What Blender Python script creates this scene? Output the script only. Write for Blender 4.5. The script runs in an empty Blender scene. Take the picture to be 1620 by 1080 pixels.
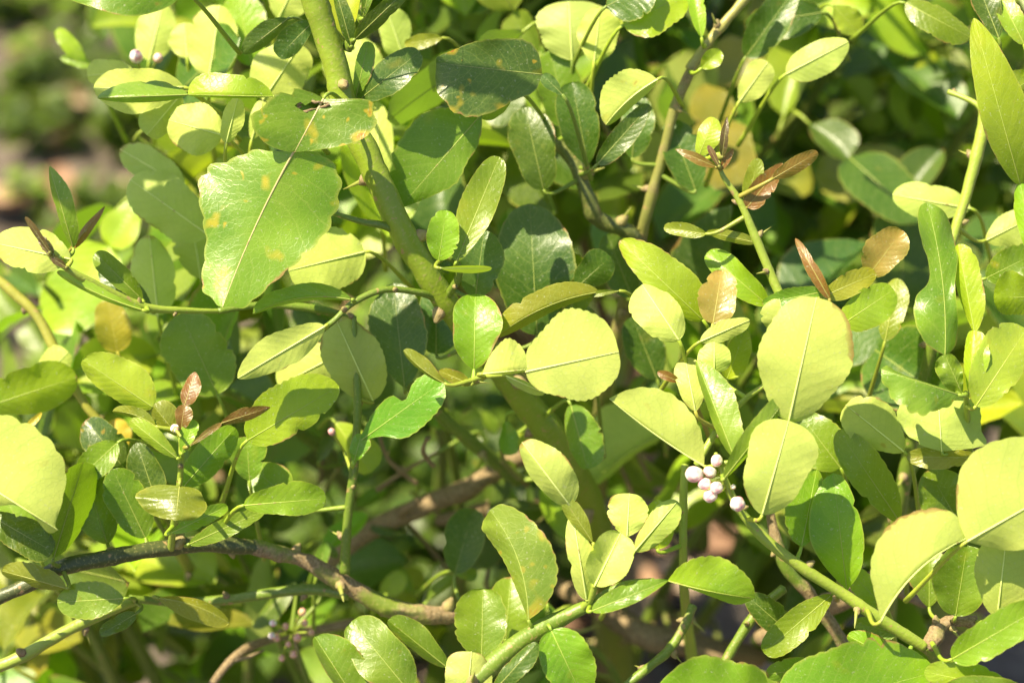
import bpy, math, random
from mathutils import Vector, Matrix, Quaternion, noise
random.seed(11)
R = math.radians
scene = bpy.context.scene
C = scene.collection

# ------------------------------------------------------------------ camera
CAM = Vector((0, 0, 1.15)); PITCH = R(35); LENS = 50.0; SENSOR = 22.3
FOCUS = 0.90
cd = bpy.data.cameras.new('camera'); cam = bpy.data.objects.new('camera', cd); C.objects.link(cam)
cam.location = CAM; cam.rotation_euler = (R(90) - PITCH, 0, 0)
cd.lens = LENS; cd.sensor_width = SENSOR; cd.clip_start = 0.02; cd.clip_end = 200
cd.dof.use_dof = True; cd.dof.focus_distance = FOCUS - 0.005; cd.dof.aperture_fstop = 3.5; cd.dof.aperture_blades = 7
scene.camera = cam
FW = Vector((0, math.cos(PITCH), -math.sin(PITCH))); UP = Vector((0, math.sin(PITCH), math.cos(PITCH))); RT = Vector((1, 0, 0))
F = LENS / SENSOR * 1620
PX = FOCUS / F                                   # one photo pixel at the focus distance, in metres

# ------------------------------------------------------------------ light
TO_SUN = (RT * -0.44 + UP * 0.68 - FW * 0.59).normalized()
elev = math.asin(TO_SUN.z); az = math.atan2(TO_SUN.x, TO_SUN.y)
w = bpy.data.worlds.new('World'); scene.world = w; w.use_nodes = True
nt = w.node_tree; bg = nt.nodes['Background']
sky = nt.nodes.new('ShaderNodeTexSky'); sky.sky_type = 'NISHITA'; sky.sun_disc = False
sky.sun_elevation = elev; sky.sun_rotation = az; sky.dust_density = 2.0
nt.links.new(sky.outputs[0], bg.inputs[0]); bg.inputs[1].default_value = 0.080
sl = bpy.data.lights.new('sun', 'SUN'); sl.energy = 5.0; sl.angle = R(0.5); sl.color = (1.0, 0.88, 0.62)
so = bpy.data.objects.new('sun', sl); C.objects.link(so); so.rotation_euler = TO_SUN.to_track_quat('Z', 'Y').to_euler()
scene.view_settings.view_transform = 'Standard'; scene.view_settings.look = 'None'
scene.view_settings.gamma = 1; scene.view_settings.use_curve_mapping = False
scene.view_settings.exposure = 1.30
scene.render.engine = 'CYCLES'
scene.cycles.max_bounces = 10; scene.cycles.transparent_max_bounces = 8; scene.cycles.transmission_bounces = 6
scene.cycles.diffuse_bounces = 5; scene.cycles.sample_clamp_indirect = 4
try: scene.cycles.use_denoising = True
except Exception: pass

def P(x, y, d=0.0, z=0.0):
    """photo pixel + depth behind the focus plane (cm), z = px-units towards the viewer -> place in the world"""
    D = FOCUS + d / 100 - z * PX
    return CAM + D * (FW + RT * ((x - 810) / F) - UP * ((y - 540) / F))

# ------------------------------------------------------------------ materials
def mat(name):
    m = bpy.data.materials.new(name); m.use_nodes = True
    nt = m.node_tree; nt.nodes.clear()
    def n(t, **k):
        o = nt.nodes.new('ShaderNode' + t)
        for a, b in k.items(): setattr(o, a, b)
        return o
    return m, nt, n, nt.links.new
def mathn(n, l, op, a, b=None, c=None):
    o = n('Math', operation=op)
    for i, v in enumerate((a, b, c)):
        if v is None: continue
        if isinstance(v, (int, float)): o.inputs[i].default_value = v
        else: l(v, o.inputs[i])
    return o.outputs[0]
def mixc(n, l, f, a, b, mode='MIX'):
    o = n('Mix', data_type='RGBA', blend_type=mode)
    for s, v in ((0, f), (6, a), (7, b)):
        if isinstance(v, (int, float)): o.inputs[s].default_value = v
        elif isinstance(v, tuple): o.inputs[s].default_value = (*v, 1)
        else: l(v, o.inputs[s])
    return o.outputs[2]
def noisen(n, l, vec, scale, detail=3, rough=.5, four=None):
    o = n('TexNoise'); o.inputs['Scale'].default_value = scale; o.inputs['Detail'].default_value = detail; o.inputs['Roughness'].default_value = rough
    if vec: l(vec, o.inputs['Vector'])
    return o.outputs['Fac']
def ramp(n, l, f, a, b):
    o = n('MapRange'); o.inputs[1].default_value = a; o.inputs[2].default_value = b; o.clamp = True
    l(f, o.inputs[0]); return o.outputs[0]

def leaf_material():
    m, nt, n, l = mat('citrus_leaf')
    oi = n('ObjectInfo'); uv = n('UVMap'); sx = n('SeparateXYZ'); l(uv.outputs[0], sx.inputs[0])
    geo = n('NewGeometry'); tc = n('TexCoord')
    off = n('VectorMath', operation='ADD'); l(tc.outputs['Object'], off.inputs[0])
    ov = n('CombineXYZ'); l(oi.outputs['Random'], ov.inputs[0]); l(mathn(n, l, 'MULTIPLY', oi.outputs['Random'], 7.3), ov.inputs[1]); l(ov.outputs[0], off.inputs[1])
    vec = off.outputs[0]
    a = mathn(n, l, 'ABSOLUTE', mathn(n, l, 'SUBTRACT', mathn(n, l, 'MULTIPLY', sx.outputs[0], 2), 1))     # 0 on the midrib, 1 at the margin
    wob = noisen(n, l, vec, 60, 2)
    q = mathn(n, l, 'ADD', mathn(n, l, 'SUBTRACT', mathn(n, l, 'MULTIPLY', sx.outputs[1], 9), mathn(n, l, 'MULTIPLY', mathn(n, l, 'POWER', a, 1.2), 2.2)), mathn(n, l, 'MULTIPLY', wob, 1.1))
    fr = mathn(n, l, 'ABSOLUTE', mathn(n, l, 'SUBTRACT', mathn(n, l, 'FRACT', q), .5))
    vein = ramp(n, l, fr, .055, .0)                                    # thin side veins
    quilt = mathn(n, l, 'SMOOTH_MIN', fr, .4, .2)
    net = n('TexVoronoi', feature='DISTANCE_TO_EDGE'); net.inputs['Scale'].default_value = 420; l(vec, net.inputs['Vector'])
    netl = ramp(n, l, net.outputs['Distance'], .10, .0)
    base = oi.outputs['Color']
    big = noisen(n, l, vec, 38, 4)
    v1 = mixc(n, l, ramp(n, l, big, .35, .7), mixc(n, l, 1, base, (.74, .80, .72), 'MULTIPLY'), mixc(n, l, 1, base, (1.28, 1.16, 1.0), 'MULTIPLY'))
    hs = n('HueSaturation'); l(v1, hs.inputs['Color'])
    l(mathn(n, l, 'ADD', mathn(n, l, 'MULTIPLY', oi.outputs['Random'], .035), .482), hs.inputs['Hue'])
    l(mathn(n, l, 'ADD', mathn(n, l, 'MULTIPLY', mathn(n, l, 'FRACT', mathn(n, l, 'MULTIPLY', oi.outputs['Random'], 13.7)), .3), .86), hs.inputs['Value'])
    top = hs.outputs[0]
    top = mixc(n, l, mathn(n, l, 'MULTIPLY', vein, .20), top, (.42, .48, .12))
    top = mixc(n, l, mathn(n, l, 'MULTIPLY', netl, .13), top, (.35, .42, .10))
    rim = mathn(n, l, 'MULTIPLY', ramp(n, l, a, .93, 1.0), .45)
    top = mixc(n, l, rim, top, (.45, .44, .08))
    under = mixc(n, l, .68, hs.outputs[0], (.62, .69, .19))
    under = mixc(n, l, ramp(n, l, big, .35, .7), mixc(n, l, 1, under, (.86, .90, .80), 'MULTIPLY'), under)
    under = mixc(n, l, mathn(n, l, 'MULTIPLY', vein, .34), under, (.28, .38, .06))
    under = mixc(n, l, mathn(n, l, 'MULTIPLY', netl, .22), under, (.30, .40, .10))
    col = mixc(n, l, geo.outputs['Backfacing'], top, under)
    # rust spots and yellow blotches, more of them where the object's alpha is high
    al = oi.outputs['Alpha']
    sp = noisen(n, l, vec, 85, 2, .4); sp2 = noisen(n, l, vec, 230, 3)
    spm = mathn(n, l, 'MULTIPLY', ramp(n, l, mathn(n, l, 'ADD', sp, mathn(n, l, 'MULTIPLY', al, .05)), .67, .75), al)
    col = mixc(n, l, mathn(n, l, 'MULTIPLY', spm, .75), col, (.55, .40, .03))
    core = mathn(n, l, 'MULTIPLY', mathn(n, l, 'MULTIPLY', ramp(n, l, mathn(n, l, 'ADD', sp, mathn(n, l, 'MULTIPLY', al, .05)), .765, .785), ramp(n, l, sp2, .45, .6)), al)
    col = mixc(n, l, core, col, (.42, .13, .02))
    hz = mathn(n, l, 'MULTIPLY', ramp(n, l, noisen(n, l, vec, 30, 3), .56, .72), mathn(n, l, 'MULTIPLY', al, .18))
    col = mixc(n, l, hz, col, (.42, .42, .10))
    sm = noisen(n, l, vec, 210, 1, .3)
    sma = mathn(n, l, 'MULTIPLY', ramp(n, l, sm, .70, .75), mathn(n, l, 'MULTIPLY', al, al))
    col = mixc(n, l, mathn(n, l, 'MULTIPLY', sma, .85), col, (.60, .38, .03))
    col = mixc(n, l, mathn(n, l, 'MULTIPLY', ramp(n, l, sm, .77, .79), al), col, (.30, .12, .03))
    ed = noisen(n, l, vec, 34, 4, .65)
    edge = mathn(n, l, 'MAXIMUM', ramp(n, l, a, .80, 1.0), ramp(n, l, sx.outputs[1], .90, 1.0))
    brown = ramp(n, l, mathn(n, l, 'ADD', ed, mathn(n, l, 'MULTIPLY', edge, .16)), .715, .745)
    col = mixc(n, l, mathn(n, l, 'MULTIPLY', brown, edge), col, (.30, .17, .06))
    dust = noisen(n, l, vec, 900, 2)
    speck = mathn(n, l, 'MULTIPLY', ramp(n, l, dust, .66, .71), .42)
    col = mixc(n, l, speck, col, (.45, .45, .30))
    pr = n('BsdfPrincipled'); l(col, pr.inputs['Base Color'])
    rg = mathn(n, l, 'ADD', mathn(n, l, 'MULTIPLY', geo.outputs['Backfacing'], .12), mathn(n, l, 'ADD', mathn(n, l, 'MULTIPLY', big, .24), mathn(n, l, 'ADD', .16, mathn(n, l, 'MULTIPLY', noisen(n, l, vec, 520, 3, .7), .16))))
    l(rg, pr.inputs['Roughness'])
    l(mathn(n, l, 'SUBTRACT', .5, mathn(n, l, 'MULTIPLY', geo.outputs['Backfacing'], .2)), pr.inputs['Specular IOR Level'])
    h = mathn(n, l, 'ADD', mathn(n, l, 'MULTIPLY', quilt, .42), mathn(n, l, 'ADD', mathn(n, l, 'MULTIPLY', netl, .12), mathn(n, l, 'ADD', mathn(n, l, 'MULTIPLY', noisen(n, l, vec, 420, 3, .7), .42), mathn(n, l, 'MULTIPLY', big, .9))))
    bp = n('Bump'); bp.inputs['Strength'].default_value = .5; bp.inputs['Distance'].default_value = .0005; l(h, bp.inputs['Height'])
    l(bp.outputs[0], pr.inputs['Normal'])
    tr = n('BsdfTranslucent'); l(bp.outputs[0], tr.inputs['Normal'])
    l(mixc(n, l, 1, mixc(n, l, .35, hs.outputs[0], (.30, .42, .02)), (1.5, 1.75, .6), 'MULTIPLY'), tr.inputs['Color'])
    ms = n('MixShader'); ms.inputs[0].default_value = .34; l(pr.outputs[0], ms.inputs[1]); l(tr.outputs[0], ms.inputs[2])
    out = n('OutputMaterial'); l(ms.outputs[0], out.inputs[0]); return m

def stem_material():
    """object colour = skin colour, alpha = how much brown bark covers it"""
    m, nt, n, l = mat('citrus_stem')
    oi = n('ObjectInfo'); uv = n('UVMap'); mp = n('Mapping'); mp.inputs['Scale'].default_value = (7, 90, 1); l(uv.outputs[0], mp.inputs[0])
    tc = n('TexCoord')
    st = noisen(n, l, mp.outputs[0], 2.0, 4, .6)
    big = noisen(n, l, tc.outputs['Object'], 45, 4, .6)
    fine = noisen(n, l, tc.outputs['Object'], 700, 2)
    green = mixc(n, l, ramp(n, l, big, .3, .7), mixc(n, l, 1, oi.outputs['Color'], (.8, .85, .8), 'MULTIPLY'), mixc(n, l, 1, oi.outputs['Color'], (1.15, 1.1, 1), 'MULTIPLY'))
    green = mixc(n, l, mathn(n, l, 'MULTIPLY', ramp(n, l, st, .55, .66), .55), green, (.33, .30, .11))
    green = mixc(n, l, mathn(n, l, 'MULTIPLY', ramp(n, l, noisen(n, l, tc.outputs['Object'], 260, 2), .66, .70), .8), green, (.34, .22, .10))
    bark = mixc(n, l, ramp(n, l, st, .3, .75), (.12, .085, .040), (.36, .255, .13))
    bark = mixc(n, l, mathn(n, l, 'MULTIPLY', ramp(n, l, fine, .5, .7), .4), bark, (.40, .33, .21))
    f = mathn(n, l, 'GREATER_THAN', mathn(n, l, 'ADD', oi.outputs['Alpha'], mathn(n, l, 'MULTIPLY', mathn(n, l, 'SUBTRACT', big, .5), 1.6)), .5)
    sf = ramp(n, l, mathn(n, l, 'ADD', oi.outputs['Alpha'], mathn(n, l, 'MULTIPLY', mathn(n, l, 'SUBTRACT', big, .5), 1.6)), .42, .62)
    col = mixc(n, l, sf, green, bark)
    pr = n('BsdfPrincipled'); l(col, pr.inputs['Base Color'])
    l(mathn(n, l, 'ADD', .42, mathn(n, l, 'MULTIPLY', sf, .4)), pr.inputs['Roughness'])
    bp = n('Bump'); bp.inputs['Strength'].default_value = .6; bp.inputs['Distance'].default_value = .0008
    l(mathn(n, l, 'ADD', mathn(n, l, 'MULTIPLY', st, mathn(n, l, 'ADD', sf, .25)), mathn(n, l, 'MULTIPLY', fine, .3)), bp.inputs['Height']); l(bp.outputs[0], pr.inputs['Normal'])
    pr.inputs['Subsurface Weight'].default_value = 0
    out = n('OutputMaterial'); l(pr.outputs[0], out.inputs[0]); return m

def bud_material():
    m, nt, n, l = mat('flower_bud_petal'); boi = n('ObjectInfo')
    tc = n('TexCoord'); f0 = noisen(n, l, tc.outputs['Object'], 330, 2)
    sz = n('SeparateXYZ'); l(tc.outputs['Object'], sz.inputs[0])
    f = mathn(n, l, 'ADD', f0, mathn(n, l, 'MULTIPLY', ramp(n, l, sz.outputs[2], .0004, .0036), .11))
    col = mixc(n, l, mathn(n, l, 'MULTIPLY', ramp(n, l, f, .48, .62), boi.outputs['Alpha']), boi.outputs['Color'], (.74, .32, .37))
    pr = n('BsdfPrincipled'); l(col, pr.inputs['Base Color']); pr.inputs['Roughness'].default_value = .4
    pr.inputs['Subsurface Weight'].default_value = .25; pr.inputs['Subsurface Radius'].default_value = (.003, .002, .0015)
    out = n('OutputMaterial'); l(pr.outputs[0], out.inputs[0]); return m

def soil_material():
    m, nt, n, l = mat('soil')
    tc = n('TexCoord'); a = noisen(n, l, tc.outputs['Object'], 9, 6, .6); b = noisen(n, l, tc.outputs['Object'], 60, 5, .65); c = noisen(n, l, tc.outputs['Object'], 400, 3)
    col = mixc(n, l, ramp(n, l, a, .35, .65), (.07, .05, .035), (.15, .12, .095))
    col = mixc(n, l, mathn(n, l, 'MULTIPLY', ramp(n, l, b, .5, .62), .7), col, (.22, .175, .14))
    col = mixc(n, l, mathn(n, l, 'MULTIPLY', ramp(n, l, b, .45, .36), .6), col, (.07, .05, .035))
    pr = n('BsdfPrincipled'); l(col, pr.inputs['Base Color']); pr.inputs['Roughness'].default_value = .95
    bp = n('Bump'); bp.inputs['Distance'].default_value = .01; l(mathn(n, l, 'ADD', b, mathn(n, l, 'MULTIPLY', c, .4)), bp.inputs['Height']); l(bp.outputs[0], pr.inputs['Normal'])
    out = n('OutputMaterial'); l(pr.outputs[0], out.inputs[0]); return m

def dry_material():
    m, nt, n, l = mat('dry_litter')
    oi = n('ObjectInfo'); tc = n('TexCoord'); a = noisen(n, l, tc.outputs['Object'], 70, 4)
    col = mixc(n, l, ramp(n, l, a, .35, .65), mixc(n, l, 1, oi.outputs['Color'], (.6, .55, .5), 'MULTIPLY'), oi.outputs['Color'])
    pr = n('BsdfPrincipled'); l(col, pr.inputs['Base Color']); pr.inputs['Roughness'].default_value = .75
    bp = n('Bump'); bp.inputs['Distance'].default_value = .001; l(a, bp.inputs['Height']); l(bp.outputs[0], pr.inputs['Normal'])
    out = n('OutputMaterial'); l(pr.outputs[0], out.inputs[0]); return m

LEAF, STEM, BUD, SOIL, DRY = leaf_material(), stem_material(), bud_material(), soil_material(), dry_material()

COL = {  # leaf colours (top side); the material makes the underside paler; D and T also put shade into some leaves
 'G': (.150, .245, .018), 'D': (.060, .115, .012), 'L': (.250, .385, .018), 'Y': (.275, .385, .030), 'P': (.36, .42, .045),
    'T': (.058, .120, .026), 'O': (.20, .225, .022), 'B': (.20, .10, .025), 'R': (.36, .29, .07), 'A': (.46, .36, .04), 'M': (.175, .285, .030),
    'K': (.11, .055, .035), 'H': (.165, .33, .014)}

# ------------------------------------------------------------------ objects
def new_obj(name, mesh, parent=None, loc=None, color=None):
    o = bpy.data.objects.new(name, mesh); C.objects.link(o)
    if loc is not None: o.location = loc
    if parent is not None: o.parent = parent
    if color: o.color = color
    return o
def thing(name, label, cat, loc, group=None):
    o = bpy.data.objects.new(name, None); C.objects.link(o); o.location = loc; o['label'] = label; o['category'] = cat
    o.empty_display_size = .05
    if group: o['group'] = group
    return o
def mesh_from(name, vs, fs, uvs=None, m=None, smooth=True):
    me = bpy.data.meshes.new(name); me.from_pydata([tuple(v) for v in vs], [], fs)
    if uvs:
        ul = me.uv_layers.new(name='UVMap')
        for lp in me.loops: ul.data[lp.index].uv = uvs[lp.vertex_index]
    if m: me.materials.append(m)
    if smooth: me.polygons.foreach_set('use_smooth', [True] * len(me.polygons))
    me.update(); return me

def catmull(pts, sub):
    out = []
    n = len(pts)
    for i in range(n - 1):
        p0 = pts[max(i - 1, 0)]; p1 = pts[i]; p2 = pts[i + 1]; p3 = pts[min(i + 2, n - 1)]
        for k in range(sub):
            t = k / sub
            out.append(tuple(.5 * ((2 * b) + (-a + c) * t + (2 * a - 5 * b + 4 * c - d) * t * t + (-a + 3 * b - 3 * c + d) * t ** 3) for a, b, c, d in zip(p0, p1, p2, p3)))
    out.append(tuple(pts[-1])); return out

def tube_geo(path, sides=10, rough=0.0, cap=True):
    """path: list of (Vector, radius) -> verts, faces, uvs"""
    vs, fs, uv = [], [], []
    n = len(path); ref = None; L = 0
    for i, (p, r) in enumerate(path):
        t = (path[min(i + 1, n - 1)][0] - path[max(i - 1, 0)][0]).normalized()
        if ref is None: ref = t.orthogonal().normalized()
        ref = (ref - t * ref.dot(t)).normalized(); b = t.cross(ref)
        if i: L += (p - path[i - 1][0]).length
        for k in range(sides):
            a = 2 * math.pi * k / sides
            dr = ref * math.cos(a) + b * math.sin(a)
            q = p + dr * r
            rr = r * (1 + rough * (noise.noise(q * 90) * .6 + noise.noise(q * 260) * .4))
            vs.append(p + dr * rr); uv.append((k / sides, L * 4))
    for i in range(n - 1):
        for k in range(sides):
            a = i * sides + k; b_ = i * sides + (k + 1) % sides
            fs.append((a, b_, b_ + sides, a + sides))
    if cap:
        for end, sgn in ((0, 1), (n - 1, -1)):
            c = len(vs); vs.append(path[end][0] + (path[end][0] - path[1 if end == 0 else n - 2][0]).normalized() * path[end][1] * .4); uv.append((.5, 0))
            for k in range(sides):
                a = end * sides + k; b_ = end * sides + (k + 1) % sides
                fs.append((c, b_, a) if sgn == 1 else (c, a, b_))
    return vs, fs, uv

def tube_obj(name, path, parent, pw, color, sides=10, rough=0.0, m=None):
    o0 = path[0][0]
    vs, fs, uv = tube_geo([(p - o0, r) for p, r in path], sides, rough)
    me = mesh_from(name, vs, fs, uv, m or STEM)
    return new_obj(name, me, parent, o0 - pw, color)

BR = []                                     # points on branches, for hanging the leaves on them
# bud scale mesh shared by all nodes
def bud_mesh():
    vs, fs, uv = tube_geo([(Vector((0, 0, -.0012)), .0016), (Vector((0, 0, .0006)), .0019), (Vector((.0003, 0, .002)), .0014), (Vector((.0006, 0, .0034)), .0005)], 7)
    return mesh_from('bud', vs, fs, uv, STEM)
BUDM = bud_mesh()
def thorn_mesh():
    vs, fs, uv = tube_geo([(Vector((0, 0, -.001)), .0011), (Vector((0, 0, .003)), .0007), (Vector((.0006, 0, .009)), .00012)], 6)
    return mesh_from('thorn', vs, fs, uv, STEM)
THORNM = thorn_mesh()

def branch(plant, pts, color=(.20, .30, .03), bark=0.0, rough=.12, buds=True, sides=12, reg=True, label=None, spacing=.028):
    """pts: (x, y, depth cm, radius px)"""
    dens = catmull([tuple(p) for p in pts], 9)
    path = [(P(x, y, d), max(r, .5) * PX * (1 + d / 90)) for x, y, d, r in dens]
    # knuckles at the nodes
    L = 0; nodes = []; nxt = spacing * random.uniform(.4, 1)
    for i in range(1, len(path)):
        L += (path[i][0] - path[i - 1][0]).length
        if L > nxt: nodes.append(i); nxt = L + spacing * random.uniform(.7, 1.3)
    path = [(p, r * (1.06 if i in nodes else 1)) for i, (p, r) in enumerate(path)]
    o = tube_obj('branch', path, plant, plant.location, (*color, bark), 16 if pts[0][3] > 9 else sides, rough * 1.5)
    if label: o['label'] = label
    if reg: BR.extend((p, r) for p, r in path)
    if buds:
        ang = random.uniform(0, 6)
        for i in nodes:
            p, r = path[i]; t = (path[min(i + 1, len(path) - 1)][0] - path[i - 1][0]).normalized()
            ang += 2.4
            side = Quaternion(t, ang) @ t.orthogonal().normalized()
            for me, nm, tilt, c in ((BUDM, 'bud', .5, (.36, .33, .10, .62)), (THORNM, 'thorn', .15, (.28, .30, .06, .2))):
                if nm == 'thorn' and random.random() < .6: continue
                b = new_obj(nm, me, o, None, c)
                dr = (side + t * tilt).normalized()
                b.location = p - path[0][0] + side * r * .85
                b.rotation_mode = 'QUATERNION'; b.rotation_quaternion = dr.to_track_quat('Z', 'X')
                s = min(1.5, max(.6, r / .0028)) * random.uniform(.8, 1.2); b.scale = (s, s, s)
    return o, path

def prof(t, p, q):
    if t <= 0 or t >= 1: return 0.0
    m = p / (p + q)
    return (t ** p * (1 - t) ** q) / (m ** p * (1 - m) ** q)

def leaf_surface(b, v, n, Ln, wl, wr, zl, zr, td, arch, bow, p, q, cr, rip, sl, sr, nv, ns, seed, ncr=11, el=None, er=None):
    """points of a blade in px space (x, y, z towards the viewer)"""
    rnd = random.Random(seed); ph1, ph2, ph3, ph4 = [rnd.uniform(0, 6.28) for _ in range(4)]
    kk = rnd.uniform(.8, 1.2)
    bites = {}
    for sd in (-1, 1):
        bites[sd] = [(rnd.uniform(.15, .9), rnd.uniform(.012, .035), rnd.uniform(.06, .24)) for _ in range(0 if nv > 50 else rnd.choice((0, 0, 0, 1, 1, 2)))]
    asy = (rnd.uniform(-.10, .10), rnd.uniform(-.10, .10)); notch = rnd.choice((0, 0, .03, .05))
    rows, mid = [], []
    def dense(E):
        if not E: return None
        tip = (b[0] + v[0] * Ln, b[1] + v[1] * Ln)
        c = catmull([tuple(b)] + [tuple(q_) for q_ in E] + [tip], 8)
        cum = [0]
        for k_ in range(1, len(c)): cum.append(cum[-1] + math.dist(c[k_], c[k_ - 1]))
        return c, cum
    def at_edge(D_, f):
        c, cum = D_; Lq = f * cum[-1]
        for k_ in range(1, len(c)):
            if cum[k_] >= Lq - 1e-6:
                g = (Lq - cum[k_ - 1]) / max(cum[k_] - cum[k_ - 1], 1e-6); return tuple(p_ + (q_ - p_) * g for p_, q_ in zip(c[k_ - 1], c[k_]))
        return c[-1]
    DL_, DR_ = dense(el), dense(er)
    for i in range(nv + 1):
        t = i / nv
        tt = .5 - .5 * math.cos(math.pi * t) if nv >= 10 else t
        tt = .65 * tt + .35 * t
        h = prof(tt, p, q)
        mx = b[0] + v[0] * Ln * tt + n[0] * bow * 4 * tt * (1 - tt)
        my = b[1] + v[1] * Ln * tt + n[1] * bow * 4 * tt * (1 - tt)
        mz = -td * tt + arch * 4 * tt * (1 - tt)
        mid.append((mx, my, mz, tt)); row = []
        for j in range(-ns, ns + 1):
            s = j / ns; a = abs(s)
            W = wl if s < 0 else wr; Z = zl if s < 0 else zr; S = sl if s < 0 else sr
            ph = ph1 if s < 0 else ph2
            scal = (abs(math.sin(math.pi * ncr * kk * tt + ph)) ** .7 - .6) * cr * a ** 8
            wob = 1 + (.07 * math.sin(5 * tt + ph) + .04 * math.sin(11 * tt + ph2 + ph)) * a + asy[0 if s < 0 else 1] * (tt - .5) * 2
            bite = sum(dp * math.exp(-((tt - t0) / wd) ** 2) for t0, wd, dp in bites[-1 if s < 0 else 1]) * a ** 3
            scal -= bite
            lat = a * W * h * (wob + scal)
            z = Z * a ** 1.35 * h + rip * a * a * h * math.sin(tt * 9 + (ph3 if s < 0 else ph4)) + rip * .35 * a ** 2 * math.sin(tt * 21 + ph)
            # gentle pillow between the side veins
            z += rip * .05 * math.sin((tt * 9 - a * 2.2) * 6.28) * a * (1 - a) * 3
            al = S * a * a * h
            sg = 1 if s < 0 else -1
            DD = DL_ if s < 0 else DR_
            if DD and a > 0:
                e = at_edge(DD, tt); ex, ey = e[0] - mx, e[1] - my; W2 = math.hypot(ex, ey); hh = min(1, W2 / max(W, 1))
                k2 = a * (1 + scal * min(1, hh * 3))
                z = Z * a ** 1.35 * hh + rip * a * a * hh * (math.sin(tt * 9 + (ph3 if s < 0 else ph4)) + .35 * math.sin(tt * 21 + ph))
                row.append((mx + ex * k2, my + ey * k2, mz + z, (s * .5 + .5, tt))); continue
            row.append((mx + n[0] * lat * sg + v[0] * al, my + n[1] * lat * sg + v[1] * al, mz + z, (s * .5 + .5, tt)))
        rows.append(row)
    return rows, mid

HAND = []
def blade(plant, parent, pw, name, bx, by, tx, ty, wl, wr, d=0, c='G', u=0, td=None, z=None, bow=0, arch=None, p=None, q=None, cr=None, rip=None, sl=0, sr=0, sp=.12, fold=1, midrib=True, hi=1, ncr=11, el=None, er=None, hole=None, mid=None):
    dx, dy = tx - bx, ty - by; Ln = math.hypot(dx, dy) or 1; v = (dx / Ln, dy / Ln); n = (v[1], -v[0])
    W = max(wl, wr)
    rnd = random.Random(int(bx * 7 + by * 13 + tx))
    if p is None: p = rnd.uniform(.42, .72)
    if q is None: q = rnd.uniform(.36, .58)
    if cr is None: cr = rnd.uniform(.015, .075)
    if td is None: td = rnd.uniform(-.25, .35) * Ln
    if arch is None: arch = rnd.uniform(.03, .16) * Ln
    if rip is None: rip = W * .10
    if z is None:
        base = (rnd.uniform(.10, .42) if not u else -rnd.uniform(.06, .28)) * W * fold
        zs = []
        for wd in (wl, wr):
            zs.append(base if wd > .8 * W else (-.75 * math.sqrt(max(W * W - wd * wd, 0)) if fold > 0 else .75 * math.sqrt(max(W * W - wd * wd, 0))))
        zl, zr = zs
    else: zl, zr = z
    nv, ns = (36, 6) if hi == 1 else ((64, 10) if hi == 2 else (14, 4))
    mstyle = mid
    rows, mid = leaf_surface((bx, by), v, n, Ln, wl, wr, zl, zr, td, arch, bow, p, q, cr, rip, sl, sr, nv, ns, int(bx + by * 3), ncr, el, er)
    o0 = P(bx, by, d)
    vs, uv, fs = [], [], []
    for row in rows:
        for (x, y, zz, t) in row: vs.append(P(x, y, d, zz) - o0); uv.append(t)
    k = 2 * ns + 1
    for i in range(nv):
        for j in range(2 * ns):
            a = i * k + j; f = (a, a + 1, a + 1 + k, a + k)
            fs.append(f[::-1] if u else f)
    if hole:
        ux, uy, rx, ry, an = hole
        flat = [q_[:2] for row in rows for q_ in row]
        def cut(f):
            x = sum(flat[i_][0] for i_ in f) / len(f) - ux; y = sum(flat[i_][1] for i_ in f) / len(f) - uy
            X_ = x * math.cos(an) + y * math.sin(an); Y_ = -x * math.sin(an) + y * math.cos(an)
            return (X_ / rx) ** 2 + (Y_ / ry) ** 2 < 1
        fs = [f for f in fs if not cut(f)]
    me = mesh_from(name, vs, fs, uv, LEAF)
    o = new_obj(name, me, parent, o0 - pw, (*COL[c], sp))
    if hole:
        zm = sum(q_[2] for row in rows[:8] for q_ in row) / sum(len(row) for row in rows[:8])
        lp = []
        for k_ in range(25):
            a_ = 2 * math.pi * k_ / 24; w_ = 1 + .22 * math.sin(3 * a_ + 1) + .12 * math.sin(7 * a_)
            X_, Y_ = rx * 1.08 * math.cos(a_) * w_, ry * 1.1 * math.sin(a_) * w_
            lp.append((P(ux + X_ * math.cos(an) - Y_ * math.sin(an), uy + X_ * math.sin(an) + Y_ * math.cos(an), d, zm + 3 + 2 * math.sin(5 * a_)), PX * (1.9 + .9 * math.sin(4 * a_))))
        tube_obj('torn_edge', lp, o, o0, (.28, .14, .06, .8), 7, .5)
    if midrib:
        g = 1.0 if Ln > 90 else .75
        path = []
        for (x, y, zz, t) in mid[::2]:
            path.append((P(x, y, d, zz + (-.3 if not u else 1.0)), PX * g * (1.5 if u else 1.1) * (1 - .72 * t)))
        cc = tuple(min(1, a_ * .5 + b_ * .5) for a_, b_ in zip(COL[c], (.46, .50, .12)))
        if u: cc = (.74, .84, .28)
        if mstyle: cc = mstyle[0]; path = [(p_, r_ * mstyle[1]) for p_, r_ in path]
        tube_obj('midrib', path, o, o0, (*cc, .15 if mstyle else 0), 6)
    first = mid[1]
    return o, o0, (v, td / Ln)

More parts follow.
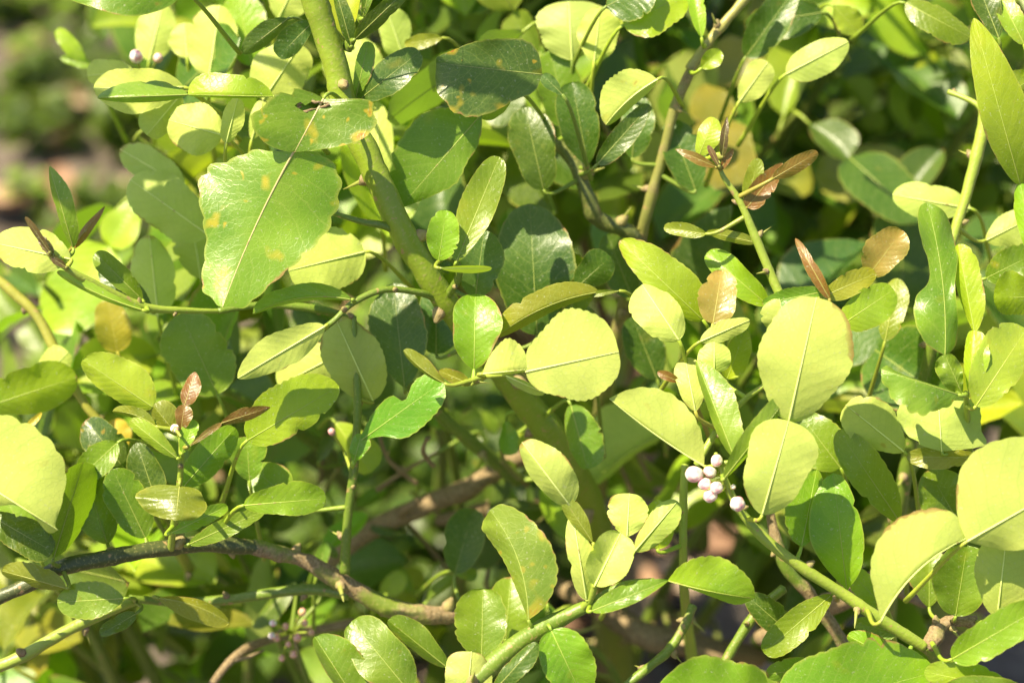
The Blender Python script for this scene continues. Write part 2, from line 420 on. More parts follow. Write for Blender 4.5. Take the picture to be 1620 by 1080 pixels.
def leaf(plant, *a, wing=None, twig=True, **k):
    """a whole leaf: blade (+ winged petiole given as its own tuple) joined to the nearest branch"""
    o, o0, dirv = blade(plant, plant, plant.location, 'leaf', *a, **k)
    start, sv = (a[0], a[1]), dirv; d = k.get('d', a[6] if len(a) > 6 else 0)
    if wing:
        wk = dict(k); wk.pop('wing', None)
        for x in ('hole', 'el', 'er', 'bow', 'sl', 'sr', 'z', 'td', 'p', 'q', 'fold', 'arch'): wk.pop(x, None)
        wa, wo = wing; wk.setdefault('p', .8); wk.setdefault('q', .42); wk.update(wo); wk['d'] = wo.get('d', d); wk['hi'] = 1
        if 'c' not in wo and 'c' in k: wk['c'] = k['c']
        if 'td' not in wk: wk['td'] = 0
        w_, w0, sv = blade(plant, o, o0, 'leaf_wing', *wa, **wk)
        start = (wa[0], wa[1]); d = wk['d']
    if k.get('c') in ('B', 'K'): o['label'] = 'young glossy bronze leaf'
    if k.get('mid'): o['label'] = 'large green leaf with rust spots and a torn winged stalk'
    if k.get('c') == 'A': o['label'] = 'yellowed leaf'
    if twig: HAND.append((plant, o, o0, start, d, sv, k.get('c', 'G')))
    return o

def hang_leaves():
    for plant, o, o0, st, d, (v, _), c in HAND:
        b = P(st[0], st[1], d)
        vd = (RT * v[0] - UP * v[1]).normalized()
        best, bd = None, 1e9
        for p, r in BR:
            dep = (p - b).dot(FW); lat = (p - b - FW * dep).length
            dd = lat * 1.5 + abs(dep) * .45
            if dep < -.015 or (p - b).length > .05: dd += .08
            if dd < bd: bd, best = dd, p
        if best is not None and bd < .035: e = best
        else: e = b - vd * .018 + FW * .03 - Vector((0, 0, .022))
        Ld = (e - b).length
        m1 = b - vd * min(.3 * Ld, .006); m2 = e + (b - e) * .3
        path = []
        for i in range(9):
            t = i / 8; pt = b * (1 - t) ** 3 + m1 * 3 * t * (1 - t) ** 2 + m2 * 3 * t * t * (1 - t) + e * t ** 3
            path.append((pt, PX * (2.6 + 2.0 * t)))
        cc = tuple(min(1, a_ * .6 + b_ * .4) for a_, b_ in zip(COL[c], (.30, .40, .04)))
        tube_obj('petiole', path, o, o0, (*cc, 0), 7)

# ------------------------------------------------------------------ ground
def ground():
    n = 150; vs, fs = [], []
    def X(k): s = (k / n - .5) * 2; return math.copysign(abs(s) ** 2.2, s) * 60
    for i in range(n + 1):
        for j in range(n + 1):
            x = X(j); y = 1.6 + X(i)
            h = .035 * noise.noise(Vector((x * 1.5, y * 1.5, 0))) + .018 * noise.noise(Vector((x * 7, y * 7, 3))) + .008 * noise.noise(Vector((x * 25, y * 25, 5)))
            vs.append((x, y, h))
    for i in range(n):
        for j in range(n):
            a = i * (n + 1) + j; fs.append((a, a + 1, a + n + 2, a + n + 1))
    o = new_obj('ground', mesh_from('ground', vs, fs, None, SOIL)); o['kind'] = 'structure'
ground()
def gh(x, y): return .035 * noise.noise(Vector((x * 1.5, y * 1.5, 0))) + .018 * noise.noise(Vector((x * 7, y * 7, 3))) + .008 * noise.noise(Vector((x * 25, y * 25, 5)))

# ================================================================== FOREGROUND BUSH
def ground_under(x, y, d):
    p = P(x, y, d); return Vector((p.x, p.y, 0))
A = thing('lime_bush', 'nearest citrus bush in sharp focus with double leaves, pale undersides and a thick green stem', 'bush', ground_under(930, 800, 30))
GS = (.135, .205, .022); LS = (.27, .35, .045)
# the thick green stem from the top edge down into the bush, and on to the ground
branch(A, [(478, -60, -1, 20), (496, -5, -.5, 20.5), (528, 95, 0, 20), (550, 180, .3, 20.5), (590, 265, .6, 21), (638, 370, 1.2, 20), (705, 478, 2.5, 20),
           (775, 565, 5, 21), (835, 640, 7, 23), (890, 715, 9, 24), (935, 810, 14, 25), (960, 930, 22, 27), (975, 1080, 33, 30), (980, 1330, 50, 34)], (.21, .29, .020), .06)
branch(A, [(548, 78, .2, 9), (562, 50, -.2, 7), (572, 22, -.6, 6), (580, -30, -1, 6)], GS, .1)
# side stem arching left from the thick stem
branch(A, [(700, 478, 2.5, 7), (668, 464, 1.5, 5.4), (610, 458, .6, 5.2), (560, 478, 0, 5), (525, 510, -.4, 4.8), (478, 545, .3, 5)], GS, 0)
branch(A, [(650, 380, 1.5, 7), (610, 358, .8, 6), (570, 350, .5, 5), (520, 335, .4, 4)], GS, .1)
branch(A, [(700, 478, 2.5, 8), (725, 440, 1.2, 6), (722, 415, .8, 5), (700, 405, .6, 5)], GS, .1)
branch(A, [(780, 575, 5, 8), (760, 600, 2, 5.5), (745, 604, 0, 4.5), (762, 596, -1.5, 4), (800, 592, -2.4, 3.6)], LS, 0)
# upright stem at x=560
branch(A, [(545, 905, 5, 9), (550, 820, 4.2, 7.5), (560, 740, 3.6, 7), (566, 640, 3, 6.5), (562, 560, 3, 5), (560, 500, 3, 4)], GS, .02)
# the low woody branch
branch(A, [(-40, 958, 0, 12), (25, 933, 0, 12.5), (90, 900, .3, 13), (170, 882, 1, 13.5), (250, 868, 2, 13.5), (330, 860, 3, 13), (408, 866, 4, 12)], (.060, .075, .022), .12, rough=.2)  # left part coloured darker to stand for its shade
branch(A, [(400, 865, 3.9, 12.5), (440, 874, 4.4, 12.5), (490, 890, 5, 13), (552, 926, 5.6, 15), (620, 962, 6, 15.5), (690, 972, 6.5, 14), (760, 972, 8, 14), (850, 985, 14, 16), (950, 1060, 24, 20)], (.17, .22, .03), .56, rough=.26)
branch(A, [(552, 940, 5.8, 10), (500, 932, 6, 9), (440, 936, 6, 8.5), (360, 948, 6.4, 8), (280, 952, 6, 7), (205, 946, 5, 6)], GS, .05)
branch(A, [(215, 950, 4, 7), (150, 975, 3, 10), (95, 1003, 2.5, 10), (30, 1040, 2, 10), (-40, 1068, 2, 10)], LS, .05)
branch(A, [(270, 868, 2, 6), (276, 820, .8, 5.5), (284, 765, -.4, 5), (287, 715, -1, 4.6), (285, 690, -1, 3.2), (278, 680, -1, 2)], LS, 0, spacing=.016)
# lower middle green branch
branch(A, [(700, 1130, -3, 15), (760, 1068, -2.4, 15), (820, 1016, -1.8, 15), (880, 982, -1.4, 14), (935, 955, -1.5, 9), (985, 925, -1.8, 6), (1035, 918, -2, 4.5)], GS, .12)
branch(A, [(918, 965, -1.4, 7), (935, 945, -2, 6), (940, 920, -2.4, 5), (938, 880, -2.4, 4)], LS, 0)
# right green stem with the flower buds
branch(A, [(1132, 716, -2.2, 3), (1144, 752, -2.4, 5), (1164, 795, -2.3, 7), (1200, 842, -2, 8.5), (1258, 890, -1.6, 9), (1335, 940, -1, 9.5), (1400, 984, -.6, 9.5), (1462, 1022, -.2, 9.5)], LS, 0)
branch(A, [(1462, 1022, -.2, 9), (1476, 1012, 0, 12), (1486, 992, .2, 11), (1510, 982, .4, 10), (1545, 984, .3, 8)], (.3, .3, .1), .75, rough=.5, spacing=.006)
branch(A, [(1462, 1022, -.2, 9), (1480, 1045, .6, 9), (1485, 1100, 3, 11), (1440, 1180, 12, 14), (1330, 1300, 28, 18)], GS, .3)
branch(A, [(1083, 735, 2, 6), (1081, 800, 2.4, 6.5), (1081, 880, 3, 7), (1085, 960, 6, 8), (1100, 1080, 14, 10)], LS, 0)
branch(A, [(1102, 735, .5, 6), (1140, 672, .8, 5.5), (1180, 630, 1, 5), (1215, 603, 1, 4), (1235, 560, 1, 4)], LS, 0)
branch(A, [(1240, 480, .8, 8), (1222, 440, .8, 7.5), (1195, 375, .6, 7), (1170, 318, .4, 5.5), (1142, 275, .2, 4), (1138, 245, .2, 2)], LS, 0, spacing=.016)
branch(A, [(1095, 958, 3.5, 7.5), (1082, 990, 3, 8), (1055, 1030, 2.5, 8), (1005, 1072, 2, 8), (960, 1110, 2, 8)], GS, .3, rough=.3, spacing=.012)
branch(A, [(1240, 930, 3, 8), (1200, 965, 3, 8), (1165, 1015, 3, 8), (1140, 1060, 3, 8)], GS, .05)
branch(A, [(1215, 800, 4, 6), (1240, 890, 4, 10), (1285, 945, 4.5, 10), (1335, 1020, 5, 11), (1380, 1110, 6, 12)], GS, .6, rough=.3)
branch(A, [(1500, 400, 4, 8), (1525, 320, 4, 8.5), (1547, 240, 4, 10), (1556, 190, 4, 9), (1545, 165, 4, 5), (1500, 145, 4.5, 4)], LS, .05)
branch(A, [(1500, 400, 4, 8), (1480, 520, 5, 9), (1450, 650, 7, 10), (1420, 830, 10, 12), (1400, 1000, 16, 14), (1380, 1200, 28, 18)], GS, .1)
branch(A, [(1545, 760, 2, 6), (1532, 700, .8, 5.5), (1530, 650, -.4, 5), (1528, 622, -1, 4)], LS, 0)
# left shoot, pale and thick, pointing up left
branch(A, [(345, 492, 3, 4), (290, 491, 2, 5), (225, 485, 1, 7), (160, 455, 0, 7), (105, 424, -.8, 5), (78, 402, -1, 3), (60, 376, -1, 1.6)], LS, 0, spacing=.02)
branch(A, [(345, 492, 3, 5), (430, 482, 4, 6), (540, 500, 5, 7), (600, 560, 7, 8), (700, 660, 10, 10), (820, 760, 14, 12)], GS, .1)
branch(A, [(1090, 110, 6, 8), (1130, 55, 6, 8), (1165, 15, 6, 8), (1200, -30, 6, 8)], (.32, .30, .08), .5, rough=.3)
branch(A, [(1100, 95, 6, 8), (1068, 168, 6.5, 8), (1050, 240, 7, 8), (1020, 350, 8, 9), (1000, 440, 10, 11), (960, 600, 14, 14), (940, 800, 22, 18)], (.22, .22, .06), .38, rough=.3)
branch(A, [(860, 215, 7, 7), (905, 250, 7, 11), (925, 300, 7, 13), (945, 345, 7.5, 13), (1000, 372, 8, 12), (1018, 420, 9, 12)], (.10, .12, .03), .35, rough=.3)

# ---- leaves placed one by one (base x, y, tip x, y, half widths left/right of the midrib in px)
def L(*a, **k): return leaf(A, *a, **k)
# hero leaf top left, with torn winged petiole
L(466, 238, 352, 486, 98, 112, el=[(505,243),(531,266),(538,292),(531,332),(513,370),(482,402),(454,428),(427,451),(402,474),(385,487),(366,485)], er=[(440,240),(402,238),(364,254),(330,265),(315,296),(320,340),(326,382),(321,425),(320,458),(334,470),(343,482)], d=-2.2, c='G', mid=((.50, .42, .20), 1.7), td=-12, z=(-4, -26), arch=-20, p=.40, q=.30, cr=.085, rip=9, sp=.85, hi=2, bow=-6, ncr=9,
  wing=((512, 156, 466, 241, 92, 86), dict(el=[(540,157),(582,158),(597,176),(591,204),(568,222),(535,232),(500,237)], er=[(492,146),(465,140),(440,146),(416,170),(397,183),(402,206),(422,228),(446,238)], hole=(491, 168, 22, 6.5, -.15), z=(6, 16), td=-6, arch=6, cr=.03, rip=5, hi=2, d=-2.1)))
L(285, -14, 92, -20, 38, 26, d=-2, c='G', td=-10, sp=.3)
L(298, 150, 154, 155, 10, 24, d=-.8, c='M', z=(-10, -34), td=-10, p=.7, q=.6, wing=((432, 153, 297, 150, 4, 38), dict(c='L', z=(-10, -8), p=.6)))
L(290, 138, 148, 140, 38, 34, d=3, c='P', u=1)
L(286, 150, 232, 214, 26, 34, d=3.6, c='P', u=1, q=.35)
L(210, 112, 138, 120, 22, 24, d=6, c='P', u=1)
L(352, 214, 266, 190, 40, 38, d=2.6, c='P', u=1, q=.42, p=.42)
L(358, 226, 376, 155, 17, 18, d=1.2, c='P', u=1)
L(416, 158, 476, 70, 46, 44, d=5, c='P', u=1, q=.4, p=.45, wing=((398, 222, 416, 160, 14, 16), {}))
L(496, 34, 440, 90, 16, 26, d=2, c='T', z=(-4, 10)); L(455, 30, 384, 84, 14, 20, d=2.4, c='T')
L(562, 158, 583, 66, 13, 16, d=.8, c='M'); L(566, 160, 664, 82, 27, 26, d=.9, c='T', z=(0, 6), sp=.2, q=.4)
L(556, 72, 530, -20, 10, 14, d=-.4, c='D'); L(562, 62, 664, -36, 14, 13, d=-1, c='D', z=(8, -8))
L(574, 28, 590, -40, 9, 9, d=-1, c='G')
L(762, 180, 632, 330, 44, 66, el=[(762,205),(755,232),(740,255),(722,290),(692,306),(660,320)], er=[(735,168),(700,171),(670,180),(645,205),(620,245),(610,290),(618,318)], d=2.2, c='G', z=(-8, 4), td=14, q=.38, p=.5, sp=.2, wing=((812, 148, 757, 184, 18, 40), dict(c='M', q=.6)))
L(858, 118, 690, 100, 54, 44, el=[(845,145),(815,158),(782,176),(742,185),(708,170),(690,138)], er=[(852,85),(832,64),(792,62),(752,66),(716,80),(692,90)], d=1.4, c='T', z=(0, 10), p=.5, q=.38, sp=.9, wing=((890, 150, 858, 118, 12, 10), {}))
L(722, 414, 790, 248, 30, 25, d=-.2, c='G', z=(6, 4), q=.42, cr=.04)
L(694, 412, 706, 332, 24, 26, d=-.1, c='H', z=(4, 8)); L(696, 424, 778, 424, 4, 8, d=-.8, c='O', u=1, z=(22, -22), arch=2)
L(752, 470, 766, 364, 36, 36, d=2, c='T')
L(850, 530, 838, 322, 62, 66, d=5, c='D'); L(912, 455, 966, 406, 30, 24, d=3.5, c='D'); L(905, 500, 905, 400, 34, 34, d=6, c='G')
L(750, 584, 752, 465, 37, 41, d=-.6, c='H', z=(6, 12), p=.62, q=.40, hi=2, cr=.015, rip=3)
L(831, 588, 979, 556, 76, 60, d=-3, c='P', u=1, z=(-4, -6), td=-12, p=.5, q=.38, cr=.05, rip=3, arch=6, hi=2, wing=((764, 591, 836, 584, 50, 5), dict(z=(-4, -14), c='P')))
L(800, 594, 862, 622, 5, 10, d=-2.6, c='P', u=1)
L(745, 608, 694, 586, 10, 11, d=-.8, c='O', z=(-4, 6)); L(703, 606, 638, 554, 5, 16, d=-1.2, c='O', bow=4)
L(948, 462, 786, 532, 12, 32, d=.6, c='O', z=(-30, -6), bow=-12, wing=((980, 460, 932, 466, 5, 5), {}))
L(577, 398, 456, 428, 50, 52, d=3.4, c='P', u=1, q=.4, p=.45, td=-12)
L(556, 474, 400, 496, 6, 24, d=-.4, c='M', bow=-14, z=(-18, 8))
L(514, 516, 376, 598, 24, 32, d=-1.2, c='P', u=1, z=(-8, 6), p=.6, q=.7)
L(590, 634, 530, 502, 44, 46, d=3.4, c='O', u=1, td=-8); L(536, 560, 440, 610, 34, 40, d=4.4, c='P', u=1)
L(392, 696, 536, 610, 52, 32, d=.2, c='L', z=(6, -6), td=10, p=.45, q=.5)
L(566, 700, 702, 602, 46, 40, d=1.8, el=[(588,656),(618,626),(640,634),(656,602),(688,588)], er=[(602,690),(642,692),(682,662),(704,630)], c='H', z=(-4, 8), q=.38, wing=((560, 730, 572, 686, 14, 18), {}))
L(640, 612, 622, 448, 42, 46, d=4, c='T'); L(690, 560, 690, 440, 30, 38, d=5, c='T')
L(903, 640, 930, 742, 38, 20, d=5, c='M', q=.4)
L(1114, 737, 964, 630, 4, 55, er=[(1113,702),(1101,664),(1072,630),(1040,615),(1010,613),(984,620)], el=[(1080,714),(1040,682),(1000,652)], d=-2.6, c='P', u=1, z=(-40, 4), td=-10, p=.42, q=.55, cr=.05, bow=4, hi=2)
L(902, 800, 826, 699, 22, 40, d=-2.6, c='P', u=1, p=.5, q=.45, td=-10, wing=((938, 858, 893, 790, 12, 15), dict(c='O', u=0)))
L(928, 948, 906, 814, 20, 22, d=-2.0, c='P', u=1, td=-8)
L(941, 926, 982, 842, 30, 36, d=-2.6, c='P', z=(20, 24), u=1, q=.3, td=14)
L(992, 848, 996, 780, 36, 32, d=-1.6, c='P', u=1, q=.4, cr=.03); L(1004, 872, 1072, 792, 20, 26, d=1, c='Y', u=1)
L(1040, 868, 1040, 790, 22, 26, d=2.2, c='L')
L(1056, 918, 1195, 946, 50, 5, el=[(1075,895),(1105,881),(1140,881),(1170,899),(1190,922)], er=[(1090,930),(1130,945),(1166,956)], d=-2.6, c='L', z=(10, -44), bow=-3, p=.45, q=.45, cr=.05, rip=5, hi=2, td=-8, wing=((936, 966, 1058, 917, 20, 14), dict(c='G', z=(-6, 10), p=.6, q=.8)))
L(836, 980, 775, 806, 22, 62, el=[(816,930),(796,885),(772,850),(762,832)], er=[(864,956),(882,910),(873,865),(850,832),(822,808),(794,797)], d=-2, c='M', z=(-26, 10), bow=-16, p=.5, q=.42, sp=.55, hi=2)
L(872, 996, 926, 1112, 42, 38, d=-2.6, c='H', z=(6, 10), p=.45, q=.6, hi=2)
L(738, 1120, 746, 1030, 40, 36, d=-2.6, c='O', u=1, q=.35); L(775, 1100, 850, 1016, 14, 20, d=-2.9, c='D')  # the dark second leaf stands for the shadow of the branch
L(566, 1112, 498, 1006, 16, 46, d=2, c='G'); L(648, 1094, 556, 982, 40, 44, d=1.4, c='G', p=.5, q=.4)
L(706, 1054, 614, 980, 13, 26, d=2.2, c='G', sp=.5); L(762, 1042, 764, 930, 44, 38, d=1.8, c='G', q=.38); L(800, 1010, 808, 912, 34, 34, d=4, c='G')
# left lower
L(-60, 742, 92, 838, 126, 46, el=[(-40,650),(0,655),(50,674),(88,708),(104,745),(99,790),(88,828)], er=[(-30,800),(20,798),(50,814),(76,842)], d=-3, c='P', u=1, z=(-6, -50), p=.5, q=.32, td=-20, rip=7, hi=2)
L(84, 884, 132, 730, 30, 30, el=[(78,850),(90,790),(104,745)], er=[(112,862),(142,812),(159,758),(152,738)], d=-.6, c='D', z=(64, -120), q=.3); L(-20, 812, 84, 872, 26, 32, d=-1.4, c='D', z=(-10, 14))  # first leaf: deep green puts the shade of the fold into its colour
L(242, 644, 130, 568, 24, 40, d=-.8, c='Y', z=(-18, 6), td=-6, p=.45, sp=.3, wing=((282, 690, 242, 640, 14, 24), dict(c='O')))
L(292, 641, 309, 588, 12, 17, d=-1.3, c='B', q=.7, p=.6, wing=((286, 684, 292, 640, 13, 15), dict(c='B')))
L(350, 669, 428, 644, 12, 9, d=-1.6, c='B', q=.8, wing=((298, 706, 350, 669, 5, 5), dict(c='B')))
L(246, 674, 178, 650, 6, 14, d=-1.2, c='O', bow=-6); L(280, 724, 206, 664, 12, 16, d=-1.4, c='Y')
L(288, 716, 308, 664, 14, 12, d=-1.4, c='L')
L(284, 768, 278, 823, 46, 62, d=-1.8, c='O', z=(-16, -20), p=.30, q=.40, td=-30, cr=.03)
L(386, 799, 516, 788, 30, 22, d=-1, c='L', z=(8, 0), p=.5, q=.4, cr=.05, td=10); L(270, 843, 360, 800, 13, 14, d=-.6, c='L')
L(288, 772, 372, 676, 27, 26, d=.6, c='H', z=(6, -14)); L(300, 860, 420, 806, 16, 16, d=1.2, c='G')
L(170, 860, 130, 740, 36, 38, d=2.6, c='G'); L(230, 850, 178, 742, 34, 36, d=2, c='G'); L(186, 700, 120, 760, 26, 26, d=2.6, c='G')
L(250, 800, 216, 700, 28, 26, d=2, c='D'); L(200, 745, 136, 664, 30, 32, d=3.4, c='T', sp=.6)
L(344, 624, 286, 496, 54, 52, d=5, c='M', z=(10, 0), p=.45)
L(395, 760, 390, 690, 30, 30, d=3, c='G'); L(470, 800, 400, 740, 36, 32, d=4, c='G')
L(60, 880, 10, 790, 30, 40, d=3, c='G'); L(104, 930, 2, 902, 12, 24, d=-.6, c='O')
L(196, 946, 90, 952, 30, 30, d=-.8, c='G', z=(4, -6)); L(250, 946, 362, 985, 12, 22, d=2, c='O', bow=8); L(215, 970, 158, 1004, 12, 14, d=.6, c='D')
# left shoot
L(112, 410, -12, 384, 32, 36, d=-.6, c='P', u=1, p=.6, sp=.1); L(78, 398, 40, 343, 5, 6, d=-1.4, c='K'); L(84, 402, 62, 374, 8, 8, d=-1.2, c='K')
L(104, 422, 82, 408, 6, 6, d=-1.2, c='K')
L(116, 392, 78, 262, 10, 22, d=0, c='G', z=(-12, 4), td=-14, q=.8); L(112, 394, 166, 326, 6, 9, d=.4, c='B', q=.8); L(225, 474, 150, 400, 18, 20, d=1.8, c='G')
L(240, 490, 160, 420, 24, 18, d=2.4, c='D'); L(225, 490, 90, 430, 6, 11, d=-.4, c='Y', bow=5)
# right of centre
L(1112, 506, 980, 380, 24, 40, d=.6, c='L', z=(-6, 8), p=.42, q=.5, td=12); L(1074, 538, 1016, 450, 40, 32, d=-.6, c='Y', u=1)
L(1128, 512, 1142, 427, 29, 33, d=-.6, c='R', u=0, q=.42, p=.45); L(1108, 540, 1186, 506, 16, 16, d=-.8, c='O', u=1)
L(1130, 590, 1130, 540, 26, 26, d=-1, c='P', u=1); L(1100, 650, 1084, 566, 22, 24, d=-.4, c='R', u=1); L(1075, 604, 1040, 588, 7, 8, d=0, c='B')
L(1214, 482, 1118, 400, 22, 24, d=1.6, c='L'); L(1150, 600, 1180, 520, 18, 22, d=1.4, c='L'); L(1120, 600, 1060, 590, 16, 14, d=1.4, c='P', u=1)
L(1162, 724, 1102, 570, 12, 36, d=-2.6, c='M', z=(-24, 6), p=.5); L(1146, 756, 1251, 622, 22, 8, d=-3.2, c='M', z=(6, -22))
L(1248, 666, 1292, 470, 66, 72, d=-3.4, c='P', u=1, z=(-6, -12), td=-14, p=.5, q=.42, cr=.035, rip=4, hi=2,
  wing=((1206, 814, 1248, 665, 54, 58), dict(z=(-4, -10), p=.62, q=.42, td=-10, d=-3.4)))
L(1268, 864, 1292, 742, 36, 22, d=-1, c='H', z=(14, -10), p=.6); L(1340, 934, 1318, 748, 50, 36, el=[(1302,892),(1281,850),(1283,800),(1300,762)], er=[(1362,900),(1367,850),(1352,790),(1335,756)], d=-.3, c='H', z=(-4, 8), p=.55)
L(1424, 826, 1326, 680, 30, 32, d=1, c='G', z=(0, 6)); L(1330, 740, 1262, 650, 40, 36, d=2.4, c='G'); L(1330, 830, 1300, 720, 30, 30, d=3, c='G')
L(1316, 940, 1208, 1032, 26, 24, d=-.6, c='G', z=(8, 4)); L(1260, 1010, 1180, 940, 22, 24, d=2, c='D')
# bronze tips
L(1143, 247, 1150, 185, 7, 7, d=-.2, c='K', q=.8); L(1132, 264, 1068, 236, 8, 8, d=-.2, c='B', q=.8); L(1137, 262, 1120, 230, 5, 5, d=-.4, c='K'); L(1140, 268, 1160, 236, 6, 6, d=0, c='B')
L(1182, 328, 1238, 258, 18, 18, d=.4, c='B', q=.7, p=.4); L(1224, 282, 1294, 241, 14, 12, d=-.3, c='B', z=(4, -6), p=.5)
L(1106, 246, 1130, 186, 16, 20, d=1.6, c='Y'); L(1180, 330, 1200, 250, 14, 14, d=2, c='O')
L(1116, 370, 1050, 360, 10, 12, d=.6, c='O'); L(1196, 384, 1118, 366, 8, 10, d=.8, c='O')
L(1312, 472, 1258, 377, 10, 10, d=-.4, c='B', q=.6); L(1374, 436, 1428, 364, 34, 28, d=.6, c='R', p=.5); L(1300, 470, 1386, 432, 20, 18, d=.2, c='O')
L(1322, 520, 1414, 458, 30, 34, d=.6, c='Y', z=(4, -4)); L(1310, 460, 1206, 480, 14, 16, d=.6, c='M'); L(1250, 540, 1232, 470, 36, 30, d=.8, c='O', u=1)
L(1400, 540, 1420, 440, 20, 26, d=4, c='O')
# right
L(1495, 562, 1466, 320, 46, 24, el=[(1464,542),(1447,505),(1449,470),(1469,446),(1469,415),(1459,385),(1452,350),(1455,327)], er=[(1512,545),(1515,500),(1511,450),(1515,410),(1509,378),(1500,345),(1486,328)], d=-1.6, c='G', z=(10, -10), bow=-10, p=.42, q=.42, cr=.03, rip=16, hi=2, wing=((1522, 622, 1494, 560, 26, 16), {}))
L(1542, 526, 1516, 386, 14, 30, d=-1.2, c='L', z=(-20, 6), wing=((1534, 624, 1541, 522, 14, 28), dict(c='L')))
L(1544, 642, 1624, 520, 48, 34, d=-1.6, c='P', u=0, z=(8, 0)); L(1516, 624, 1394, 584, 40, 8, el=[(1502,642),(1478,649),(1462,656),(1440,651),(1430,641),(1412,633),(1405,615),(1395,602)], er=[(1490,613),(1450,600),(1420,588),(1403,578)], d=-2.4, c='M', z=(0, -30), p=.42, q=.6, cr=.12, rip=7, hi=2, sp=.8, ncr=7)
L(1490, 714, 1484, 626, 70, 70, el=[(1450,700),(1421,668),(1424,640),(1450,628)], er=[(1558,704),(1552,680),(1549,640),(1520,627)], d=-.4, c='M', u=1, p=.34, q=.36, z=(-16, -16), cr=.03); L(1430, 714, 1338, 640, 34, 40, d=.2, c='Y', u=1, q=.4, sp=.4)
L(1552, 724, 1434, 722, 18, 16, d=-.2, c='O', cr=.06); L(1512, 818, 1468, 742, 38, 38, d=1.4, c='G'); L(1480, 700, 1470, 640, 30, 30, d=2, c='D')
L(1530, 856, 1730, 742, 128, 44, el=[(1516,820),(1513,780),(1521,740),(1545,712),(1580,696),(1630,690),(1690,700)], er=[(1560,864),(1610,870),(1670,850),(1710,800)], d=-4.6, c='P', u=1, z=(-10, -20), td=-10, p=.46, q=.4, cr=.02, rip=8, hi=2)
L(1394, 982, 1536, 848, 78, 5, el=[(1384,940),(1377,900),(1387,860),(1410,828),(1445,810),(1485,804),(1517,818)], er=[(1416,945),(1446,902),(1484,874),(1515,858)], d=-4.2, c='P', u=1, z=(-8, -50), bow=18, p=.5, q=.40, rip=3, hi=2, td=-6)
L(1578, 974, 1592, 850, 44, 50, d=-2.6, c='P', u=1); L(1512, 974, 1530, 862, 44, 46, d=-.4, c='G', p=.45); L(1470, 960, 1470, 870, 34, 30, d=1.6, c='G')
L(1506, 1042, 1660, 952, 32, 34, d=-3.6, c='L', z=(4, 8), q=.6); L(1230, 1130, 1480, 1062, 84, 40, d=-3, c='H', z=(4, 4), sp=.2, td=20)
L(1214, 1130, 1030, 1108, 20, 88, d=-3, c='H', p=.3, q=.6, td=-14); L(1600, 1090, 1462, 1062, 24, 30, d=-3.4, c='Y', z=(-4, 8)); L(1424, 1048, 1340, 1004, 14, 22, d=-.4, c='H')
L(1318, 1052, 1212, 1066, 16, 20, d=-.8, c='G'); L(1640, 1130, 1490, 1090, 30, 40, d=-3, c='G'); L(1400, 960, 1340, 900, 18, 22, d=2, c='L'); L(1420, 1000, 1350, 985, 18, 18, d=1.5, c='G')
L(1614, 292, 1540, 28, 30, 42, d=.2, c='L', z=(4, -8), p=.5, q=.7, wing=((1640, 420, 1614, 290, 18, 26), {}))
L(1536, 330, 1412, 308, 28, 30, d=6, c='Y', u=1); L(1560, 440, 1640, 400, 30, 26, d=1.4, c='G', sp=.6); L(1650, 470, 1572, 470, 30, 40, d=1, c='L'); L(1560, 380, 1640, 340, 24, 30, d=5, c='P', u=1)
L(1580, 60, 1545, -30, 20, 24, d=2, c='D'); L(1620, 70, 1575, -20, 18, 20, d=2, c='Y'); L(1560, 170, 1640, 120, 30, 20, d=3, c='Y')
# top middle
L(905, 96, 900, 2, 56, 62, d=7, c='T', u=1); L(940, 98, 950, 12, 30, 36, d=6, c='P', u=1); L(986, 40, 1086, -10, 20, 40, d=4, c='L'); L(960, 10, 1040, -30, 20, 40, d=4, c='D')
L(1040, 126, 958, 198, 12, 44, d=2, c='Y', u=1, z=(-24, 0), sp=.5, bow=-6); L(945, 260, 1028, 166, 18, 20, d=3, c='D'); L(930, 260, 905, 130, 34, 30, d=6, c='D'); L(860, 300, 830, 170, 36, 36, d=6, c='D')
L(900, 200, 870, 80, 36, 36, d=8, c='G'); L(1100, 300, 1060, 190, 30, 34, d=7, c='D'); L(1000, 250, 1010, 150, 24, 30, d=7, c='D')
L(1244, 117, 1342, 66, 24, 30, d=6, c='Y', u=1); L(1170, 160, 1215, 98, 22, 26, d=6, c='P', u=1); L(1320, 10, 1358, 52, 24, 20, d=9, c='Y', sp=0); L(1432, 5, 1536, 60, 20, 28, d=5, c='G')
L(1110, 60, 1096, -20, 12, 14, d=4, c='L'); L(1110, 108, 1140, 80, 14, 16, d=4, c='L'); L(1180, 90, 1260, -20, 30, 30, d=8, c='D'); L(1300, 20, 1180, 40, 30, 30, d=9, c='D')
L(1000, 470, 960, 370, 30, 30, d=8, c='D'); L(940, 600, 900, 480, 34, 34, d=8, c='D'); L(1040, 600, 1000, 500, 30, 30, d=8, c='D'); L(850, 470, 760, 380, 40, 40, d=7, c='D')

